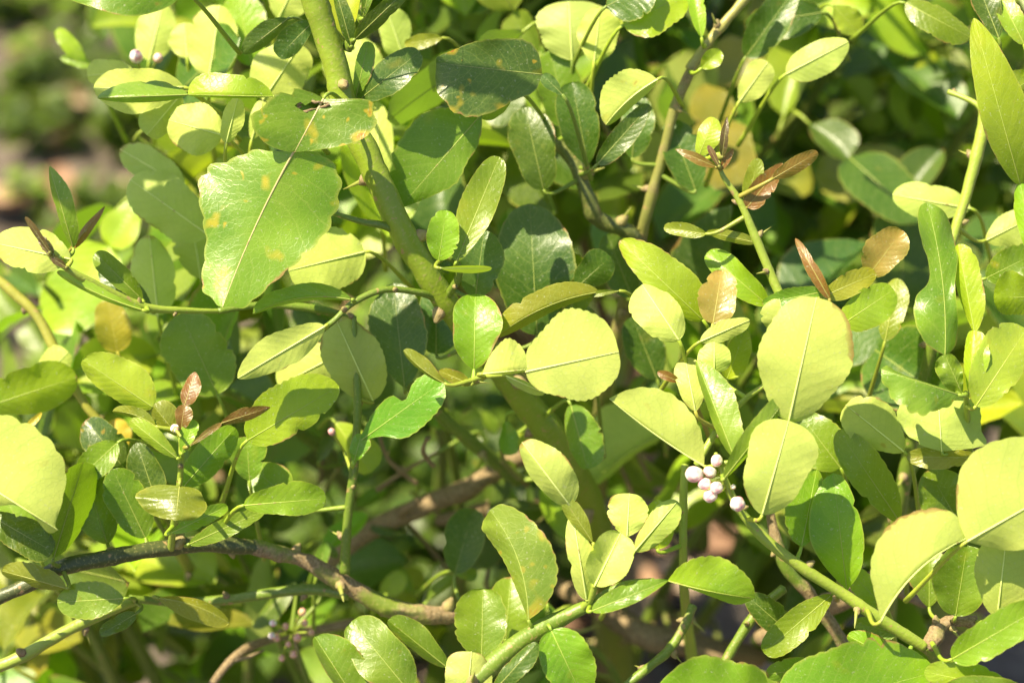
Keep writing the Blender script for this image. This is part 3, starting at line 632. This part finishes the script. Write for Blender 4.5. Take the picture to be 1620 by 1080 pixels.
# softer, deeper leaves at the upper left
L(330, 125, 348, 8, 42, 38, d=8, c='P', u=1); L(236, 96, 258, 4, 34, 30, d=11, c='Y', u=1); L(296, 92, 292, 36, 26, 26, d=9, c='Y', u=1); L(398, 104, 376, -14, 34, 36, d=9, c='L'); L(440, 30, 470, -30, 30, 34, d=8, c='P', u=1)
L(292, 296, 190, 236, 26, 30, d=6, c='Y', u=1); L(330, 372, 206, 284, 44, 46, d=6, c='Y', u=1); L(250, 500, 236, 372, 38, 34, d=7, c='L', u=1); L(318, 440, 300, 330, 34, 40, d=8, c='P', u=1)
L(585, 150, 570, 60, 34, 30, d=8, c='Y', u=1); L(640, 96, 610, 10, 26, 28, d=9, c='L', u=1); L(600, 290, 596, 160, 24, 24, d=8, c='P', u=1); L(700, 60, 640, 70, 12, 12, d=6, c='O')
L(-30, 646, 122, 596, 44, 34, d=6, c='L'); L(60, 606, 108, 556, 26, 24, d=7, c='P', u=1); L(186, 556, 170, 474, 30, 30, d=9, c='A', sp=0); L(196, 712, 176, 664, 22, 22, d=9, c='A', sp=0); L(30, 690, 66, 652, 5, 6, d=3, c='A')
L(135, 100, 90, 46, 14, 12, d=14, c='L'); L(146, 104, 96, 92, 8, 9, d=14, c='Y')
branch(A, [(-20, 430, 8, 7), (20, 462, 8, 8), (62, 505, 8, 8), (100, 580, 8, 8), (135, 640, 8, 7), (175, 690, 8.5, 7), (230, 780, 10, 8), (300, 900, 16, 9)], (.30, .30, .05), .15)
# small leaves and twigs deep in the gap left of the middle
gr = random.Random(5)
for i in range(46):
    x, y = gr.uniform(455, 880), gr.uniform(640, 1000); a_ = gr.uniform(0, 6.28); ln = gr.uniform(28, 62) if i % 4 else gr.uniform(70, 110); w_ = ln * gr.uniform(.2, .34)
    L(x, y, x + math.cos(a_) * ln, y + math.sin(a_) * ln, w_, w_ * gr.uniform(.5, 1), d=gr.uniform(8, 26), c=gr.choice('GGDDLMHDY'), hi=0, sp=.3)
for i in range(16):
    x, y = gr.uniform(470, 1150), gr.uniform(720, 1000); d_ = gr.uniform(10, 24); q1 = gr.uniform(-110, 110); q2 = gr.uniform(-120, -30)
    branch(A, [(x, y, d_, 4.5), (x + q1 * .5 + gr.uniform(-15, 15), y + q2 * .5, d_ - 1, 3.6), (x + q1, y + q2, d_ - 2, 2.4)], (.20, .20, .06), gr.choice((.1, .8, .95, .95)), rough=.3)
branch(A, [(545, 715, 6, 2.2), (555, 745, 5, 3), (560, 775, 4, 3.5)], LS, .1, buds=False); branch(A, [(462, 1000, 11, 3), (474, 1040, 11.5, 4), (500, 1110, 14, 5)], GS, .5, buds=False)
# white and pink flower buds on the right stem
def flower_bud(x, y, r, d, to=(1140, 745), color=(.84, .76, .64)):
    rad = r * PX; vs, fs, uv = [], [], []
    nn, mm = 14, 30
    for i in range(nn + 1):
        th = math.pi * i / nn
        for j in range(mm):
            a = 2 * math.pi * j / mm
            rr = rad * math.sin(th) * (1 + .08 * abs(math.cos(2.5 * a)) - .05) * (1.0 + .08 * math.cos(th))
            vs.append((rr * math.cos(a), rr * math.sin(a), rad * 1.22 * math.cos(th))); uv.append((j / mm, i / nn))
    for i in range(nn):
        for j in range(mm):
            a = i * mm + j; b = i * mm + (j + 1) % mm; fs.append((a, a + mm, b + mm, b))
    o = new_obj('flower_bud', mesh_from('flower_bud', vs, fs, uv, BUD), A, P(x, y, d) - A.location, (*color, min(1, 10.5 / r) if r > 8 else 1))
    o.rotation_mode = 'QUATERNION'
    st = P(to[0], to[1], to[2] if len(to) > 2 else -2.3); c = P(x, y, d); dr = (c - st).normalized(); o.rotation_quaternion = dr.to_track_quat('Z', 'Y')
    inv = o.rotation_quaternion.inverted()
    e = inv @ (st - c)
    vs2, fs2, uv2 = tube_geo([(e, PX * 2), (e * .6 + Vector((0, 0, -.001)), PX * 2), (Vector((0, 0, -rad * 1.15)), PX * 2.4), (Vector((0, 0, -rad * 1.04)), PX * r * .42), (Vector((0, 0, -rad * .85)), PX * r * .60)], 8)
    cv, cf, cu = [], [], []
    for i_ in range(4):
        for j_ in range(15):
            a_ = 2 * math.pi * j_ / 15; th = math.pi * (1 - .09 * i_) - .02; q_ = rad * (1.06 + .03 * i_) * (1 if i_ < 3 else (1.0 + .12 * math.cos(5 * a_)))
            cv.append((q_ * math.sin(th) * math.cos(a_), q_ * math.sin(th) * math.sin(a_), rad * 1.13 * math.cos(th) + (.10 * rad * math.cos(5 * a_) if i_ == 3 else 0))); cu.append((j_ / 15, i_ / 4))
    for i_ in range(3):
        for j_ in range(15):
            a_ = i_ * 15 + j_; b_ = i_ * 15 + (j_ + 1) % 15; cf.append((a_, b_, b_ + 15, a_ + 15))
    new_obj('calyx', mesh_from('calyx', cv, cf, cu, STEM), o, None, (.30, .38, .08, 0))
    s = new_obj('bud_stalk', mesh_from('bud_stalk', vs2, fs2, uv2, STEM), o, None, (.30, .38, .06, 0))
for b in ((1099, 750, 12.5, -3, (1142, 752)), (1123, 747, 9.5, -2.6, (1142, 750)), (1115, 765, 9.5, -3, (1144, 758)), (1134, 728, 9, -2.6, (1136, 720)), (1134, 771, 9.5, -3.2, (1150, 765)),
          (1124, 784, 10, -3, (1152, 772)), (1167, 797, 11.5, -3.3, (1172, 806)), (277, 678, 7, -1.6, (286, 690)), (1160, 770, 4, -2.8, (1154, 776)), (525, 683, 8, 6, (560, 700)), (248, 96, 0, 8, (0, 0))):
    if b[2] and b[3] < 5: flower_bud(*b[:4], to=b[4])
for x, y, r in ((438, 1008, 7), (452, 990, 6), (470, 1008, 8), (464, 1034, 7), (446, 1040, 6), (482, 985, 6), (478, 968, 7), (492, 1000, 6), (456, 1018, 6)):
    flower_bud(x, y, r, 9, to=(462, 1000, 11), color=(.55, .38, .17))
for x, y in ((432, 985), (430, 1005)): flower_bud(x, y, 6, 8.6, to=(460, 1000, 11), color=(.85, .83, .78))
flower_bud(525, 683, 6, 5, to=(545, 715, 6), color=(.60, .36, .34)); flower_bud(216, 90, 11, 8, to=(225, 120, 9), color=(.9, .85, .8)); flower_bud(250, 92, 8, 8, to=(235, 120, 9), color=(.85, .6, .5))
flower_bud(1105, 700, 5, 1, to=(1100, 720, 1), color=(.9, .8, .75))

hang_leaves()

# ------------------------------------------------------------------ leaf variants for fill shoots (local: base at origin, +Y to the tip, +Z top side)
def variant(seed, wing, hi=False):
    rnd = random.Random(seed)
    Ln = .030 if wing else .052; W = Ln * rnd.uniform(.30, .40) if wing else Ln * rnd.uniform(.27, .36)
    nv, ns = (16, 3)
    zl = rnd.uniform(-.1, .9) * W; zr = zl + rnd.uniform(-.5, .4) * W; pp, qq = (.9, .42) if wing else (rnd.uniform(.42, .75), rnd.uniform(.35, .6))
    bend = rnd.uniform(-.08, .35) * Ln * (.5 if wing else 1)
    ph = rnd.uniform(0, 6)
    vs, fs, uv = [], [], []
    for i in range(nv + 1):
        t = i / nv; h = prof(t, pp, qq)
        for j in range(-ns, ns + 1):
            s = j / ns; a = abs(s)
            x = s * W * (1 - .12 * abs(zl) / W) * h * (1 + (.05 * math.sin(9 * t + ph) + .05 * abs(math.sin(24 * t + ph))) * a ** 4); zz = (zl if s < 0 else zr) * a * h - bend * t * t + W * .07 * math.sin(t * 9 + ph + s) * a * a
            vs.append((x, t * Ln, zz)); uv.append((s * .5 + .5, t))
    k = 2 * ns + 1
    for i in range(nv):
        for j in range(2 * ns):
            a = i * k + j; fs.append((a, a + 1, a + 1 + k, a + k))
    return mesh_from('leaf_wing' if wing else 'leaf', vs, fs, uv, LEAF), Ln, bend
BL = [variant(s, False) for s in range(8)]; WG = [variant(50 + s, True) for s in range(5)]
def rib_mesh(bend, Ln):
    vs, fs, uv = tube_geo([(Vector((0, Ln * t * .96, -bend * t * t)), .00045 * (1 - .7 * t)) for t in (0, .25, .5, .75, 1)], 5)
    return mesh_from('midrib', vs, fs, uv, STEM)
RB = [rib_mesh(b, Ln) for _, Ln, b in BL]
PT = mesh_from('petiole', *tube_geo([(Vector((0, -.012, .0)), .0009), (Vector((0, -.006, .001)), .0008), (Vector((0, .001, 0)), .0007)], 6), STEM)

counts = {}
def free_leaf(plant, pos, dirv, nrm, size, c, detail=True, wing=True, sp=.15):
    """leaf starting at pos growing along dirv with its top side along nrm"""
    y = dirv.normalized(); zx = (nrm - y * nrm.dot(y))
    if zx.length < 1e-3: zx = y.orthogonal()
    zx.normalize(); x = y.cross(zx)
    q = Matrix((x, y, zx)).transposed().to_quaternion()
    vi = random.randrange(len(BL)); me, Ln, bend = BL[vi]
    wl = 0
    wi = random.randrange(len(WG))
    if wing: wl = WG[wi][1]
    col = tuple(v * random.uniform(.85, 1.15) for v in COL[c])
    p0 = pos + y * (.010 + wl) * size
    o = new_obj('leaf', me, plant, p0 - plant.location, (*col, sp))
    o.rotation_mode = 'QUATERNION'; o.rotation_quaternion = q; o.scale = (size * random.uniform(.85, 1.15), size, size)
    if wing:
        w_ = new_obj('leaf_wing', WG[wi][0], o, (0, -wl, 0), (*col, sp))
    if detail: new_obj('midrib', RB[vi], o, None, (*[.5 * a + .5 * b for a, b in zip(col, (.4, .45, .1))], 0))
    new_obj('petiole', PT, o, (0, -wl, 0), (.25, .34, .04, 0))
    counts[plant.name] = counts.get(plant.name, 0) + 1
    return o

def wchoice(s): return random.choice(s)
def shoot(plant, tip, base, nleaf, size, cols, rtip=.0012, rbase=.004, detail=True, droop=.5, span=.16, bark=.1, colr=GS, sunny=1.0):
    """a twig curving from base up to tip with leaves along its outer span"""
    mid = (base + tip) / 2 + Vector((random.uniform(-.03, .03), random.uniform(-.02, .04), random.uniform(.0, .05)))
    path = []
    for i in range(15):
        t = i / 14; path.append(((base * (1 - t) ** 2 + mid * 2 * t * (1 - t) + tip * t * t), rbase + (rtip - rbase) * t))
    br = tube_obj('branch', path, plant, plant.location, (*colr, bark), 8, .1)
    Ltot = sum((path[i + 1][0] - path[i][0]).length for i in range(14))
    ang = random.uniform(0, 6)
    for k in range(nleaf):
        f = 1 - (k / max(nleaf - 1, 1)) * min(span / Ltot, .9)
        i = min(int(f * 14), 13); tt = f * 14 - i
        p = path[i][0].lerp(path[i + 1][0], tt) if i < 14 else path[14][0]
        t = (path[min(i + 1, 14)][0] - path[i][0]).normalized()
        ang += 2.4
        side = Quaternion(t, ang) @ t.orthogonal().normalized()
        dv = (side + t * random.uniform(.2, .9) + Vector((0, 0, random.uniform(-.3, .3)))).normalized()
        nr = (TO_SUN * sunny + Vector((random.gauss(0, .6), random.gauss(0, .6), random.gauss(0, .6) + .2))).normalized()
        if gap_near(p, dv, size): continue
        free_leaf(plant, p, dv, nr, size * random.uniform(.7, 1.15), wchoice(cols), detail, random.random() < .8)

# ---- fill shoots in the foreground bush, behind the sharp leaves
def open_gap(x, y):
    if x < 175 and y < 350: return True                 # bare soil shows top left
    if x < 80 and y < 430: return True
    if 590 < x < 870 and 650 < y < 950: return True     # looking down into the bush
    if 450 < x < 600 and 740 < y < 880: return True
    if 930 < x < 1190 and 880 < y < 1030: return True
    return False
def pixel(p):
    q = p - CAM; D = q.dot(FW); return 810 + F * q.dot(RT) / D, 540 - F * q.dot(UP) / D
def gap_near(p, dv, size):
    for k_ in (0, .03, .06):
        x, y = pixel(p + dv * k_ * size)
        if open_gap(x, y): return True
    return False
KEEP_LIT = [(905, 572, 85), (1290, 570, 110), (1230, 735, 80), (1045, 670, 75), (1590, 780, 110), (1450, 880, 80), (40, 745, 90), (420, 350, 140), (500, 190, 100), (530, 60, 80), (875, 750, 60), (930, 870, 75), (1125, 918, 75), (990, 812, 50),
        (460, 640, 80), (185, 600, 60), (300, 640, 50), (450, 545, 70), (760, 560, 30), (1125, 760, 55), (500, 50, 60), (520, 130, 60), (220, 160, 90), (360, 140, 70), (1040, 440, 60), (1340, 950, 60), (770, 330, 50), (520, 410, 50), (820, 880, 60), (60, 400, 60), (1485, 670, 60)]
SHADE_ZONES = [(690, 720, 150, 120, 22), (640, 380, 60, 130, 0), (1400, 250, 120, 160, 30), (900, 430, 100, 90, 5), (800, 330, 80, 60, 2), (680, 620, 70, 60, 5), (640, 380, 60, 130, 0), (850, 220, 120, 130, 3), (900, 430, 100, 90, 5), (1000, 200, 120, 160, 8), (1400, 250, 120, 160, 12), (720, 130, 80, 60, 2), (690, 720, 150, 120, 22), (650, 860, 150, 80, 28), (230, 800, 90, 80, 1), (150, 890, 140, 30, 0),
         (120, 790, 50, 60, 0), (580, 580, 70, 70, 3), (1010, 600, 50, 80, 8), (1380, 740, 60, 70, 1), (1320, 830, 50, 70, 0), (1520, 900, 60, 60, 0), (1240, 330, 80, 100, 8), (400, 740, 90, 50, 4), (950, 680, 60, 60, 6), (300, 960, 150, 60, 6), (1300, 1010, 120, 50, 3), (1000, 1000, 130, 60, 20), (450, 30, 50, 40, 2)]
branch(A, [(478, -60, -1, 20), (450, -200, -4, 19), (420, -380, -8, 18), (400, -620, -12, 16), (390, -900, -18, 12)], GS, .1, reg=False)
TOP = [P(450, -200, -4), P(420, -380, -8), P(400, -620, -12), P(390, -900, -18)]
made = tries = 0  # unseen twigs and leaves added above the frame to cast shade on these zones
while made < 84 and tries < 4000:
    tries += 1
    zx, zy, rx, ry, zd = SHADE_ZONES[made % len(SHADE_ZONES)]
    Q = P(zx + random.uniform(-1, 1) * rx, zy + random.uniform(-1, 1) * ry, zd)
    s_ = random.uniform(.14, .62); T = Q + TO_SUN * s_
    if (T - CAM).dot(FW) < .25: continue
    tx, ty = pixel(T)
    if ty > -170: continue
    # where the same sun ray passes the plane of the sharp leaves
    k_ = ((Q - CAM).dot(FW) - (FOCUS - .025)) / (-TO_SUN.dot(FW)); px_, py_ = pixel(Q + TO_SUN * k_)
    if any(math.hypot(px_ - a, py_ - b) < r + 70 for a, b, r in KEEP_LIT): continue
    b = min(TOP, key=lambda q: (q - T).length)
    y_ = Vector((random.uniform(-1, 1), random.uniform(-1, 1), random.uniform(-.3, .3))).normalized()
    mid_ = (b + T) / 2 + Vector((0, 0, .03))
    tube_obj('branch', [(b * (1 - t) ** 2 + mid_ * 2 * t * (1 - t) + (T - y_ * .03) * t * t, .003 - .0016 * t) for t in [q / 8 for q in range(9)]], A, A.location, (*GS, .1), 7, .1)
    for j in range(2):
        free_leaf(A, T - y_ * .03 + y_ * .012 * j, (y_ + Vector((random.gauss(0, .35), random.gauss(0, .35), 0))).normalized(), (TO_SUN + Vector((random.gauss(0, .25), random.gauss(0, .25), 0))).normalized(), random.uniform(.9, 1.25), 'G', False)
    made += 1
print('overhead', made, tries)
base0 = P(935, 810, 14)
k = 0
while k < 46:
    x, y = random.uniform(-60, 1680), random.uniform(-60, 1140)
    if open_gap(x, y): continue
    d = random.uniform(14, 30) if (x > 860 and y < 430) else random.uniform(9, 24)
    tip = P(x, y, d)
    b = tip + Vector((random.uniform(-.05, .05) - (x - 810) * PX * .25, random.uniform(.02, .10), -random.uniform(.12, .22)))
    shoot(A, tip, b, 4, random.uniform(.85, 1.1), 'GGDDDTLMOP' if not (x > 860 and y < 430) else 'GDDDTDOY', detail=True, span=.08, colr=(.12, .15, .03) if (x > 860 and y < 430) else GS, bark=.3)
    k += 1

# ================================================================== REAR BUSHES
def rear_bush(label, cx, cy, d, region, n, cols, leaves=5, size=1.0, drange=(18, 40), gap=True, high=0, hx=(500, 1320)):
    g = P(cx, cy, d); plant = thing('lime_bush', label, 'bush', Vector((g.x, g.y, 0)))
    fork = Vector((g.x, g.y, .16))
    path = [(Vector((g.x, g.y, -.02)), .016), (Vector((g.x + .004, g.y, .05)), .0135), (Vector((g.x - .003, g.y + .004, .11)), .012), (fork, .011)]
    tr = tube_obj('trunk', path, plant, plant.location, (.2, .2, .08, .7), 12, .25)
    limbs = []
    for i in range(6):
        fx, fy = region[0] + (region[2] - region[0]) * (i + .5) / 6, region[1] + (region[3] - region[1]) * random.uniform(.45, .75)
        e = P(fx, fy, drange[1] + random.uniform(0, 8)); e.z = max(e.z, .22)
        m_ = (fork + e) / 2 + Vector((random.uniform(-.03, .03), .03, random.uniform(-.02, .03)))
        pth = [(fork * (1 - t) ** 2 + m_ * 2 * t * (1 - t) + e * t * t, .0065 - .004 * t) for t in [q_ / 12 for q_ in range(13)]]
        tube_obj('branch', pth, plant, plant.location, (.10, .11, .04, .8), 9, .2); limbs += [p_ for p_, _ in pth[5:]]
    for i in range(n):
        for _ in range(30):
            x, y = random.uniform(region[0], region[2]), random.uniform(region[1], region[3])
            if not gap or not open_gap(x, y): break
        tip = P(x, y, random.uniform(*drange))
        if tip.z < .12: tip.z = random.uniform(.12, .25)
        shoot(plant, tip, min(limbs, key=lambda q_: (q_ - tip + Vector((0, 0, .06))).length), leaves, size * random.uniform(.8, 1.15), cols, rbase=.0026, detail=False, span=.14, bark=.35, colr=(.13, .17, .03))
    for i in range(high):        # unseen shoots added above the frame to shade what lies below
        tip = P(random.uniform(*hx), random.uniform(-750, -200), random.uniform(10, 36))
        shoot(plant, tip, min(limbs, key=lambda q_: (q_ - tip).length), 8, size * random.uniform(1.0, 1.3), cols, rbase=.004, detail=False, span=.18, bark=.35)
    return plant
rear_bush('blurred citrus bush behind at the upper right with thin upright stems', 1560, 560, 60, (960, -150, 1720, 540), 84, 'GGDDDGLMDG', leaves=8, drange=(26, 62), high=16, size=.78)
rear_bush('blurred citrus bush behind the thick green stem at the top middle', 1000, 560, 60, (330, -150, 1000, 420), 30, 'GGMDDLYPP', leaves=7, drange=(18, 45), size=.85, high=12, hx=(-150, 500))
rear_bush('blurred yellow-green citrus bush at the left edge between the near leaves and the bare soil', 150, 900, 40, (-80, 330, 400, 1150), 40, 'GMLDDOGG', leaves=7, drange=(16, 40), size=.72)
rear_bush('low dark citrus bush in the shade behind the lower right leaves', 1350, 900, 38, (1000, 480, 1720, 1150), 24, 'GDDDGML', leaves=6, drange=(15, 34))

# ================================================================== WEEDS, LITTER, DEAD BRANCHES
def weed_leaf_mesh(seed):
    rnd = random.Random(seed); vs, fs, uv = [], [], []
    for i in range(6):
        t = i / 5; h = prof(t, .6, .6) if 0 < t < 1 else 0
        for s in (-1, 0, 1): vs.append((s * .011 * h, t * .034, abs(s) * .003 - .006 * t * t)); uv.append((s * .5 + .5, t))
    for i in range(5):
        for j in range(2): a = i * 3 + j; fs.append((a, a + 1, a + 4, a + 3))
    return mesh_from('leaf', vs, fs, uv, LEAF)
WL = [weed_leaf_mesh(i) for i in range(3)]
class Soup:
    def __init__(self): self.v, self.f, self.u = [], [], []
    def add(self, me, M):
        o = len(self.v); self.v += [M @ v.co for v in me.vertices]; uvs = [(0, 0)] * len(me.vertices)
        for lp in me.loops: uvs[lp.vertex_index] = tuple(me.uv_layers[0].data[lp.index].uv)
        self.u += uvs; self.f += [tuple(i + o for i in p.vertices) for p in me.polygons]
    def geo(self, g):
        o = len(self.v); self.v += g[0]; self.u += g[2]; self.f += [tuple(i + o for i in f) for f in g[1]]
def weed(sp, pos, h, n, size=1.0):
    for s in range(3):
        lean = Vector((random.uniform(-.4, .4), random.uniform(-.4, .4), 1)).normalized()
        pts = [pos + lean * (h * k / 4) + Vector((0, 0, -.005)) + Vector((.01 * math.sin(k + s), 0, 0)) for k in range(5)]
        sp.geo(tube_geo([(p, .0014 - .0002 * k) for k, p in enumerate(pts)], 5))
        for k in range(n):
            f = random.uniform(.2, 1) * 4; i = min(int(f), 3); p = pts[i].lerp(pts[i + 1], f - i)
            a = random.uniform(0, 6.28); dv = Vector((math.cos(a), math.sin(a), random.uniform(-.1, .7))).normalized()
            nr = Vector((random.gauss(0, .3), random.gauss(0, .3), 1)); x = dv.cross(nr).normalized(); z = x.cross(dv); s_ = size * random.uniform(.7, 1.3)
            sp.add(random.choice(WL), Matrix.Translation(p) @ Matrix((x, dv, z)).transposed().to_4x4() @ Matrix.Scale(s_, 4))
def on_ground(x, y):
    """where the view ray through a photo pixel meets the soil"""
    dr = (FW + RT * ((x - 810) / F) - UP * ((y - 540) / F)); t = -CAM.z / dr.z
    p = CAM + dr * t; p.z = gh(p.x, p.y); return p
def finish(sp, name, m, color):
    o = new_obj(name, mesh_from(name, sp.v, sp.f, sp.u, m), None, None, color); o['kind'] = 'stuff'; return o
for nm, cnt, box, hh, sz, cc in (('dark_weeds', 34, (-60, -20, 330, 500), (.03, .09), .7, (*COL['D'], .1)), ('dark_weeds', 18, (-60, 0, 330, 700), (.02, .06), .5, (*COL['G'], .2)),
                         ('small_weeds', 44, (520, 620, 900, 980), (.06, .22), .55, (*COL['D'], .2)), ('small_weeds', 30, (480, 600, 920, 1000), (.08, .26), .5, (*COL['G'], .2)), ('dark_weeds', 26, (250, 850, 760, 1160), (.04, .2), .8, (*COL['D'], .1)), ('dark_weeds', 40, (330, -60, 1700, 500), (.05, .3), 1.5, (*COL['D'], .1))):
    sp = Soup()
    for i in range(cnt): weed(sp, on_ground(random.uniform(box[0], box[2]), random.uniform(box[1], box[3])), random.uniform(*hh), 11, sz)
    finish(sp, nm, LEAF, cc)

def dry_leaf_mesh(seed):
    rnd = random.Random(seed); vs, fs, uv = [], [], []
    c1, c2 = rnd.uniform(.2, .9), rnd.uniform(-.3, .5)
    for i in range(9):
        t = i / 8; h = prof(t, .6, .6) if 0 < t < 1 else 0
        for j in range(-2, 3):
            s = j / 2; vs.append((s * .015 * h, (t - .5) * .055, abs(s) ** 1.5 * .016 * c1 * h + c2 * .02 * (t - .5) ** 2 * 4)); uv.append((s * .5 + .5, t))
    for i in range(8):
        for j in range(4): a = i * 5 + j; fs.append((a, a + 1, a + 6, a + 5))
    return mesh_from('dry_leaf', vs, fs, uv, DRY)
DL = [dry_leaf_mesh(i) for i in range(6)]
for cc in ((.42, .27, .17), (.34, .20, .12), (.50, .38, .27), (.24, .14, .09)):
    sp = Soup()
    for i in range(60):
        x, y = (random.uniform(350, 1300), random.uniform(560, 1130)) if i < 35 else (random.uniform(-40, 1600), random.uniform(-20, 500))
        p = on_ground(x, y) + Vector((0, 0, .006)); s_ = random.uniform(.6, 1.3)
        e = Matrix.Rotation(random.uniform(0, 6.28), 4, 'Z') @ Matrix.Rotation(random.gauss(0, .35), 4, 'X') @ Matrix.Rotation(random.gauss(0, .35), 4, 'Y')
        sp.add(random.choice(DL), Matrix.Translation(p) @ e @ Matrix.Scale(s_, 4))
    finish(sp, 'leaf_litter', DRY, (*cc, 1))

def dead(name, label, pts, bark=.95, cat='dead branch'):
    dens = catmull(pts, 8); path = [(P(x, y, d), r * PX * (1 + d / 90)) for x, y, d, r in dens]
    t = thing(name, label, cat, path[0][0].copy())
    tube_obj('bark', path, t, t.location, (.3, .24, .16, bark), 12, .3)
    for k in (.3, .65):
        i = int(len(path) * k); p, r = path[i]; tt = (path[i + 1][0] - p).normalized(); sd = Quaternion(tt, random.uniform(0, 6)) @ tt.orthogonal().normalized()
        tube_obj('broken_twig', [(p, r * .55), (p + sd * r * 2 + tt * .006, r * .4), (p + sd * r * 3.5 + tt * .014, r * .3)], t, t.location, (.3, .24, .16, bark), 7, .2)
dead('dead_branch', 'thick bare brown branch slanting through the gap below the middle of the bush', [(500, 905, 17, 15), (570, 848, 17, 16), (650, 808, 17, 17), (740, 772, 17, 16), (800, 735, 18, 15), (880, 700, 20, 14), (960, 690, 24, 14)])
dead('dead_branch', 'short pale brown stick ending in a blunt tip, right below the slanting brown branch', [(690, 824, 20, 8), (730, 816, 20, 12), (790, 808, 21, 13), (880, 800, 24, 14)])
dead('dead_branch', 'grey brown log lying in the gap behind the lower right green stem', [(1200, 1010, 12, 12), (1290, 965, 10, 17), (1360, 932, 9, 19), (1420, 905, 10, 19), (1500, 890, 14, 18)])
dead('dead_branch', 'broad tan dead wood lying low behind the lower middle green branch', [(880, 925, 22, 13), (950, 960, 21, 19), (1020, 1005, 20, 22), (1100, 1020, 22, 20), (1200, 1040, 26, 16)])
dead('dead_branch', 'thin dark dead twig crossing the shade at the bottom left of the middle', [(330, 1090, 10, 6), (370, 1040, 10, 7), (430, 1010, 12, 7), (560, 985, 14, 8)])
print('leaves', counts, 'objects', len(bpy.data.objects))
